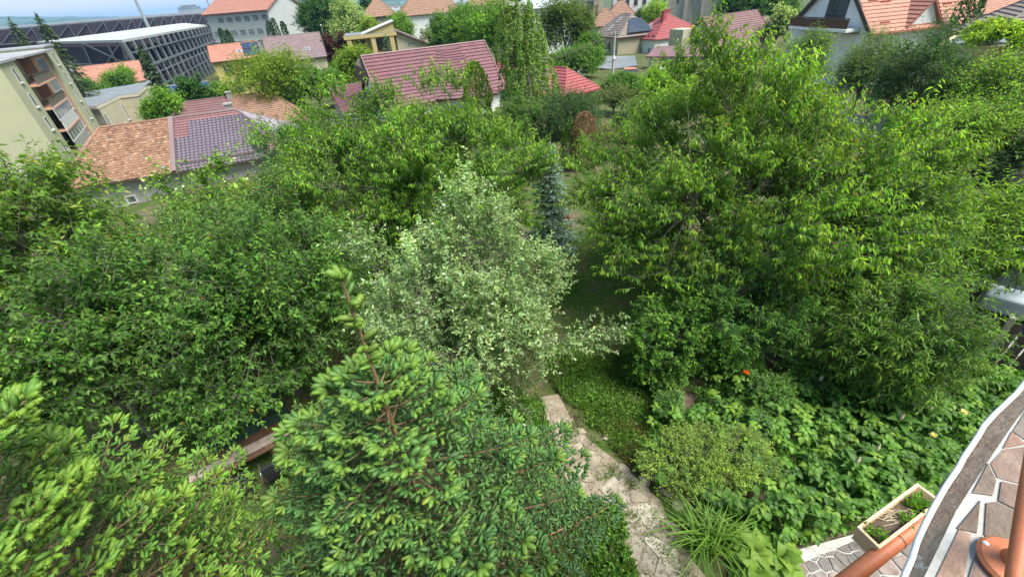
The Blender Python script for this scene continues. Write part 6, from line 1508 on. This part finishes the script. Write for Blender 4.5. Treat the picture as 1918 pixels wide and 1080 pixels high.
for i, (x, y, n, L, h, b, lab) in enumerate(((5.95, 4.25, 22, .40, .55, BUD, 'large leaved rosette plant with a pale bud nearest the flower box'), (8.0, 5.15, 26, .42, .6, BUD, 'largest broad leaved plant with several pale buds below the peach tree'), (8.55, 5.5, 20, .40, .5, BUD, 'broad leaved plant just behind the largest one'),
        (7.45, 5.1, 20, .38, .5, BUD, 'broad leaved plant left of the largest one'), (6.6, 6.25, 18, .38, .45, BUD, 'broad leaved plant in front of the old wooden post'), (8.6, 6.0, 14, .33, .4, None, 'dark broad leaved plant in the shade of the peach tree'), (10.5, 6.15, 20, .40, .22, None, 'broad leaved plant at the foot of the plank fence'),
        (11.1, 5.6, 14, .34, .2, None, 'second broad leaved plant at the plank fence, by the ledge'), (6.6, 4.55, 14, .30, .4, BUD, 'broad leaved plant between the brambles above the flower box'))):
    rosette('broad_leaf_plant', lab, 'plant', (x, y, .03), n, L, (.15, 1.15), big_t, T_BIG, 'big', 'broad leaved plants in the flower bed', height=h, bud=b)
hosta_t = [(.17, .28, .042), (.21, .32, .052), (.14, .245, .038)]
for (x, y, n, L, lab) in ((3.62, 3.12, 44, .40, 'large yellow green hosta beside the grassy clump'), (4.0, 3.0, 34, .37, 'second yellow green hosta at the terrace edge'), (3.5, 2.82, 34, .38, 'nearest yellow green hosta at the bottom edge')):
    rosette('hosta', lab, 'plant', (x, y, .03), n, L, (.10, 1.0), hosta_t, T_HOSTA, 'hosta', 'hostas by the terrace', height=.16)
dl = empty('daylily', (3.0, 3.45, .03), 'arching clump of long narrow grass like leaves beside the path', 'plant')
for i in range(190):
    a = lr.uniform(0, 6.283); e = lr.uniform(.5, 1.35); d = np.array([math.cos(a) * math.cos(e), math.sin(a) * math.cos(e), math.sin(e)]); p = np.array([3.0 + lr.normal(0, .15), 3.42 + lr.normal(0, .15), .03]); j = lr.integers(3)
    leaf_obj('blade', 'blade' + str(j), T_BLADE[j], [(.13, .25, .035), (.18, .31, .045), (.10, .20, .032)][lr.integers(3)], dl, p, d, lr.uniform(.5, .85), lr.normal(0, .3), np.array([3.0, 3.45, .03]))
bram_t = [(.075, .17, .028), (.115, .235, .035), (.058, .13, .026), (.17, .29, .04)]
spots = []
while len(spots) < 40:
    q = np.array([lr.uniform(2.6, 11), lr.uniform(3.2, 7)])
    if not inside([np.array(p) for p in bed], q): continue
    if math.hypot(q[0] - 3.4, q[1] - 4.75) < .75 or math.hypot(q[0] - 3.0, q[1] - 3.45) < .5 or math.hypot(q[0] - 3.8, q[1] - 3.05) < .5 or (q[0] < 4.3 and q[1] > 5.6): continue
    if any(np.linalg.norm(q - s_) < .50 for s_ in spots): 
        if lr.random() > .03: continue
    spots.append(q)
spots.sort(key=lambda q: q[0])
where = ['beside the path', 'near the yellow juniper', 'behind the yellow juniper', 'in the middle of the bed', 'under the rose bush', 'towards the peach tree', 'above the flower box', 'by the old post', 'at the plank fence', 'at the right end of the bed']
LM = [((1.9, 4.6), 'the stone path'), ((3.4, 4.75), 'the yellow juniper'), ((4.15, 4.35), 'the brown tipped juniper'), ((5.35, 6.05), 'the grey green rose bush'), ((3.0, 3.45), 'the long leaved grassy clump'), ((3.62, 3.05), 'the large hosta'), ((7.2, 6.75), 'the old wooden post'), ((8.0, 5.15), 'the largest broad leaved plant'), ((5.95, 4.25), 'the broad leaved plant nearest the flower box'), ((6.6, 6.25), 'the broad leaved plant by the post'), ((10.5, 6.25), 'the plank fence'), ((6.6, 4.55), 'the broad leaved plant above the flower box'), ((8.6, 6.0), 'the peach tree'), ((5.2, 3.4), 'the paved terrace')]
LUSED = {}
def bramble_label(q):
    for (p, nm) in sorted(LM, key=lambda e: math.hypot(e[0][0] - q[0], e[0][1] - q[1])):
        v = np.array(q) - np.array(p); f = unit(np.array(p)); side = v[0] * f[1] - v[1] * f[0]; dep = v @ f
        rel = ('right of' if side > 0 else 'left of') if abs(side) > abs(dep) else ('behind' if dep > 0 else 'in front of')
        if (rel, nm) not in LUSED: LUSED[(rel, nm)] = 1; return 'leafy bramble clump just ' + rel + ' ' + nm
    return 'leafy bramble clump in the flower bed'
for i, q in enumerate(spots):
    o0 = np.array([q[0], q[1], .03]); H_ = lr.uniform(.4, .75)
    root = empty('bramble', o0, bramble_label(q), 'plant', 'brambles in the flower bed'); W_ = []
    for c_ in range(6):
        a = lr.uniform(0, 6.283); r_ = lr.uniform(.2, .48); tip = o0 + np.array([math.cos(a) * r_, math.sin(a) * r_, H_ * lr.uniform(.55, 1.0)]); cane = bez(o0, o0 + [math.cos(a) * r_ * .3, math.sin(a) * r_ * .3, H_ * 1.1], tip, 6); W_.append(polyline(cane, .005, .002, 4))
        for k in range(3):
            p = cane[2 + k] + (cane[min(5, 3 + k)] - cane[2 + k]) * lr.random(); b_ = lr.uniform(0, 6.283); ax_ = np.array([math.cos(b_), math.sin(b_), lr.uniform(-.1, .4)])
            for da, ll in ((0, 1.0), (1.05, .85), (-1.05, .85)):
                d = np.array([math.cos(b_ + da), math.sin(b_ + da), ax_[2] - .1]); j = lr.integers(3)
                leaf_obj('leaf', 'bram' + str(j), T_BRAM[j], bram_t[min(3, int(lr.random() * 3.4))], root, p + ax_ * .03, d, .15 * ll * lr.uniform(.75, 1.2), lr.normal(0, .2), o0)
    V, F, _ = cat(W_); mk('cane', V, F, GREENST, root)
# more bramble leaflets of the same kind, too many to pick apart
def bramble_mass(n, seed):
    r_ = np.random.default_rng(seed); V = []; F = []; Cc = []; b = 0; k = 0; pb = [np.array(p) for p in bed]
    cs = []
    while len(cs) < n:
        q = np.array([r_.uniform(2.7, 11.2), r_.uniform(3.2, 7)])
        if inside(pb, q) and math.hypot(q[0] - 3.45, q[1] - 4.75) > .8 and math.hypot(q[0] - 3.0, q[1] - 3.4) > .5 and math.hypot(q[0] - 3.7, q[1] - 3.0) > .65 and math.hypot(q[0] - 3.6, q[1] - 6.4) > .5: cs.append(q)
    for q in cs:
        hgt = r_.uniform(.18, .62); a0 = r_.uniform(0, 6.283); tone = np.array(bram_t[r_.integers(4)]) * math.exp(r_.normal(0, .12))
        for da, ll in ((0, 1.0), (1.1, .85), (-1.1, .85), (2.4, .7), (-2.4, .7)):
            tv, tf = T_BRAM[r_.integers(3)]; L = .15 * ll * r_.uniform(.7, 1.15); a = a0 + da + r_.normal(0, .1); t_ = r_.normal(-.05, .2)
            d = np.array([math.cos(a) * math.cos(t_), math.sin(a) * math.cos(t_), math.sin(t_)]); x = np.array([-math.sin(a), math.cos(a), r_.normal(0, .2)]); x = unit(x - d * (x @ d)); z = np.cross(x, d); z = z if z[2] > 0 else -z
            V.append(np.array([q[0], q[1], hgt]) + d * .02 + tv @ np.stack([x, d, z]) * L); F.append(tf + b); b += len(tv); Cc.append(np.tile(tone, (len(tv), 1)) * np.tile([1., 1.2, 1.], len(tv) // 3)[:, None])
    mk('bramble_leaves', np.concatenate(V), np.concatenate(F), LEAF, None, np.clip(np.concatenate(Cc), 0, .8), True, kind='stuff')
bramble_mass(620, 71)
# low foliage nobody could count between the plants
def cover(name, poly, n, L, W, zr_, c0, c1, seed, up=.5, avoid=(), style=2, m=None, kind='stuff', clump=0.0):
    r_ = np.random.default_rng(seed); poly = [np.array(p, float) for p in poly]; lo, hi = np.min(poly, 0), np.max(poly, 0); Q = r_.uniform(lo, hi, (n * 3, 2))
    if clump: 
        cs = r_.uniform(lo, hi, (int(n / clump), 2)); Q = cs[r_.integers(len(cs), size=n * 3)] + r_.normal(0, .10, (n * 3, 2))
    x, y = Q[:, 0], Q[:, 1]; ok = np.zeros(len(Q), bool)
    for i in range(len(poly)):
        a, b = poly[i], poly[i - 1]
        cr = (a[1] > y) != (b[1] > y)
        with np.errstate(divide='ignore', invalid='ignore'): ok ^= cr & (x < (b[0] - a[0]) * (y - a[1]) / (b[1] - a[1] + 1e-12) + a[0])
    for ax_, ay_, ar_ in avoid: ok &= np.hypot(x - ax_, y - ay_) > ar_
    Q = Q[ok][:n]; n = len(Q)
    P = np.c_[Q, .03 + r_.uniform(zr_[0], zr_[1], n)]
    D = r_.normal(0, .6, (n, 3)) + [0, 0, up]
    V, F, cc = leaves(P, D, L * r_.uniform(.6, 1.25, n), W, r_, shade(r_, n, c0, c1, r_.random(n) ** 1.5), style, jit=.6)
    return mk(name, V, F, m or LEAF, None, cc, kind=kind)
cover('ground_cover', bed, 17000, .085, .06, (.03, .24), (.045, .10, .022), (.11, .20, .038), 3, avoid=((3.4, 4.75, .6), (3.0, 3.45, .45), (2.9, 4.1, .35), (3.6, 6.4, .4), (4.2, 4.3, .4)))
cover('weeds', [(2.0, 5.2), (2.9, 5.2), (3.0, 6.6), (2.6, 7.6), (1.2, 8.2), (.9, 6.9)], 7000, .07, .02, (0, .10), (.05, .10, .02), (.15, .22, .045), 4, up=1.0, clump=50)
cover('weeds', [(-.8, 4.6), (.7, 4.9), (.6, 5.6), (.5, 6.9), (-.4, 7.4), (-1.5, 6)], 8000, .08, .03, (0, .16), (.045, .10, .02), (.13, .21, .045), 5, up=.8, clump=45)
cover('weeds', [(1.1, 4.2), (1.65, 3.9), (1.62, 2.6), (.3, 2.2), (-.3, 4.2)], 6000, .12, .02, (0, .14), (.045, .10, .02), (.15, .23, .045), 6, up=.8, clump=60)
cover('weeds', [(.9, 4.3), (1.7, 4.0), (1.62, 2.6), (.9, 2.4)], 1500, .08, .05, (0, .2), (.05, .11, .025), (.14, .23, .05), 15, up=.7, clump=40)
cover('weeds', [(1.0, 5.0), (1.75, 5.0), (2.4, 4.1), (2.7, 2.6), (1.75, 2.6), (1.7, 4.0)], 1100, .07, .014, (0, .05), (.05, .10, .02), (.15, .22, .05), 16, up=1, clump=35)
cover('litter', [(.6, 6.8), (2.6, 5.6), (2.7, 4.2), (2.8, 2.6), (1.6, 2.6), (1.0, 4.4)], 900, .05, .02, (0, .012), (.10, .07, .04), (.24, .18, .11), 17, up=.1)
cover('weeds', [(.7, 6.7), (2.0, 5.0), (1.2, 4.6), (.7, 5.2)], 500, .06, .015, (0, .03), (.05, .10, .02), (.12, .18, .04), 9, up=1.0, clump=60)
cover('weeds', [(.3, 8.3), (3.6, 8.0), (3.2, 6.2), (2.6, 5.0), (2.1, 5.0), (1.2, 6.0), (.9, 7.0)], 7000, .085, .017, (0, .10), (.045, .085, .02), (.13, .18, .045), 12, up=1.1, clump=70)
cover('weeds', [(.5, 8.0), (3.2, 7.8), (3.0, 6.3), (2.6, 5.2), (2.0, 5.4), (1.2, 6.2), (.9, 7.0)], 3500, .07, .045, (0, .12), (.05, .10, .022), (.14, .22, .05), 14, up=.7, clump=55)
cover('dry_grass', [(1.6, 5.9), (3.0, 6.0), (2.7, 4.4), (2.2, 4.7)], 5000, .10, .009, (0, .04), (.14, .12, .055), (.25, .21, .11), 13, up=.5)
cover('grass', [(1.0, 7.6), (3.2, 7.6), (5.6, 8.6), (6.5, 14), (1.8, 15), (.8, 11)], 26000, .075, .012, (0, .02), (.085, .15, .025), (.17, .26, .04), 7, up=1.6, m=GRASSM)
cover('grass', [(-9, 4), (-3.0, 3.8), (-3, 9), (-8, 13), (-12, 12)], 14000, .09, .016, (0, .03), (.04, .085, .015), (.10, .17, .03), 8, up=1.4, m=GRASSM)
broadleaf('juniper', 'low feathery yellow green juniper at the corner of the bed', 'shrub', (3.4, 4.75), (3.45, 4.72, .36), (1.25, .85, .42), 100, .26, 17, 13, .06, .015, (.085, .135, .022), (.20, .255, .038), seed=50, droop=.1, style=2, trunk_r=.03, stems=3, zlow=-.2, newpow=.8, leafmat_=NEEDLE)
broadleaf('juniper', 'small dry brown tipped juniper spray right of the yellow one', 'shrub', (4.15, 4.35), (4.15, 4.35, .22), (.4, .3, .2), 24, .18, 14, 12, .045, .009, (.10, .09, .04), (.22, .17, .08), seed=51, droop=0, trunk_r=.02, stems=2, zlow=-.2, leafmat_=NEEDLE)
broadleaf('rose_bush', 'grey green rose bush with one orange flower in the bed', 'shrub', (5.35, 6.05), (5.35, 6.05, .5), (.55, .45, .42), 40, .22, 12, 9, .055, .035, (.055, .115, .03), (.15, .24, .06), seed=52, droop=.1, trunk_r=.02, stems=4, zlow=-.5)
broadleaf('rue_bush', 'small blue green bush at the left edge of the bed', 'shrub', (2.75, 4.95), (2.75, 4.95, .3), (.3, .28, .3), 24, .14, 12, 9, .05, .028, (.055, .12, .045), (.14, .24, .08), seed=53, droop=.1, trunk_r=.015, stems=3, zlow=-.4)
broadleaf('rue_bush', 'blue green bush with young shoots left of the rose bush', 'shrub', (3.25, 6.0), (3.25, 6.0, .32), (.42, .38, .32), 28, .16, 12, 9, .055, .028, (.055, .12, .035), (.16, .26, .06), seed=54, droop=.1, trunk_r=.015, stems=3, zlow=-.4)
def flower(pos, r_, colr, label):
    f = empty('flower', pos, label, 'flower'); q = np.random.default_rng(int(pos[0] * 100)); n = 16
    a = np.arange(n) * 2.4; D = np.stack([np.cos(a), np.sin(a), np.linspace(.2, 1.6, n)], 1)
    V, F, cc = leaves(np.tile(np.array(pos), (n, 1)), D, r_, r_ * .8, q, shade(q, n, colr, colr, np.zeros(n), .1), 4, curl=-.2); mk('petals', V, F, LEAF, f, cc)
    MB().tube([np.array(pos) - [0, 0, .2], pos], .005, 5).build('stem', GREENST, f)
flower((4.96, 6.37, .82), .085, (.62, .12, .05), 'orange red rose flower on top of the bed')
flower((8.5, 5.0, .75), .09, (.58, .47, .42), 'pale pink flower at the right end of the bed')
flower((7.6, 4.6, .7), .08, (.58, .46, .38), 'pale peach flower just above the flower box')

# ------------------------------------------------------------------ the air: far things fade to blue
hz = MB().box((0, 0, 66), (9000, 0, 0), (0, 9000, 0), (0, 0, 84)).build('haze', None, None); hz['kind'] = 'stuff'
hm_ = bpy.data.materials.new('haze_air'); hm_.use_nodes = True; n_ = hm_.node_tree
n_.nodes.remove(n_.nodes['Principled BSDF']); pv = n_.nodes.new('ShaderNodeVolumePrincipled')
pv.inputs['Color'].default_value = (.24, .50, 1.0, 1); pv.inputs['Density'].default_value = 1.3e-4; pv.inputs['Anisotropy'].default_value = .2
n_.links.new(pv.outputs[0], n_.nodes['Material Output'].inputs['Volume']); hz.data.materials.append(hm_)
SC.cycles.volume_bounces = 1
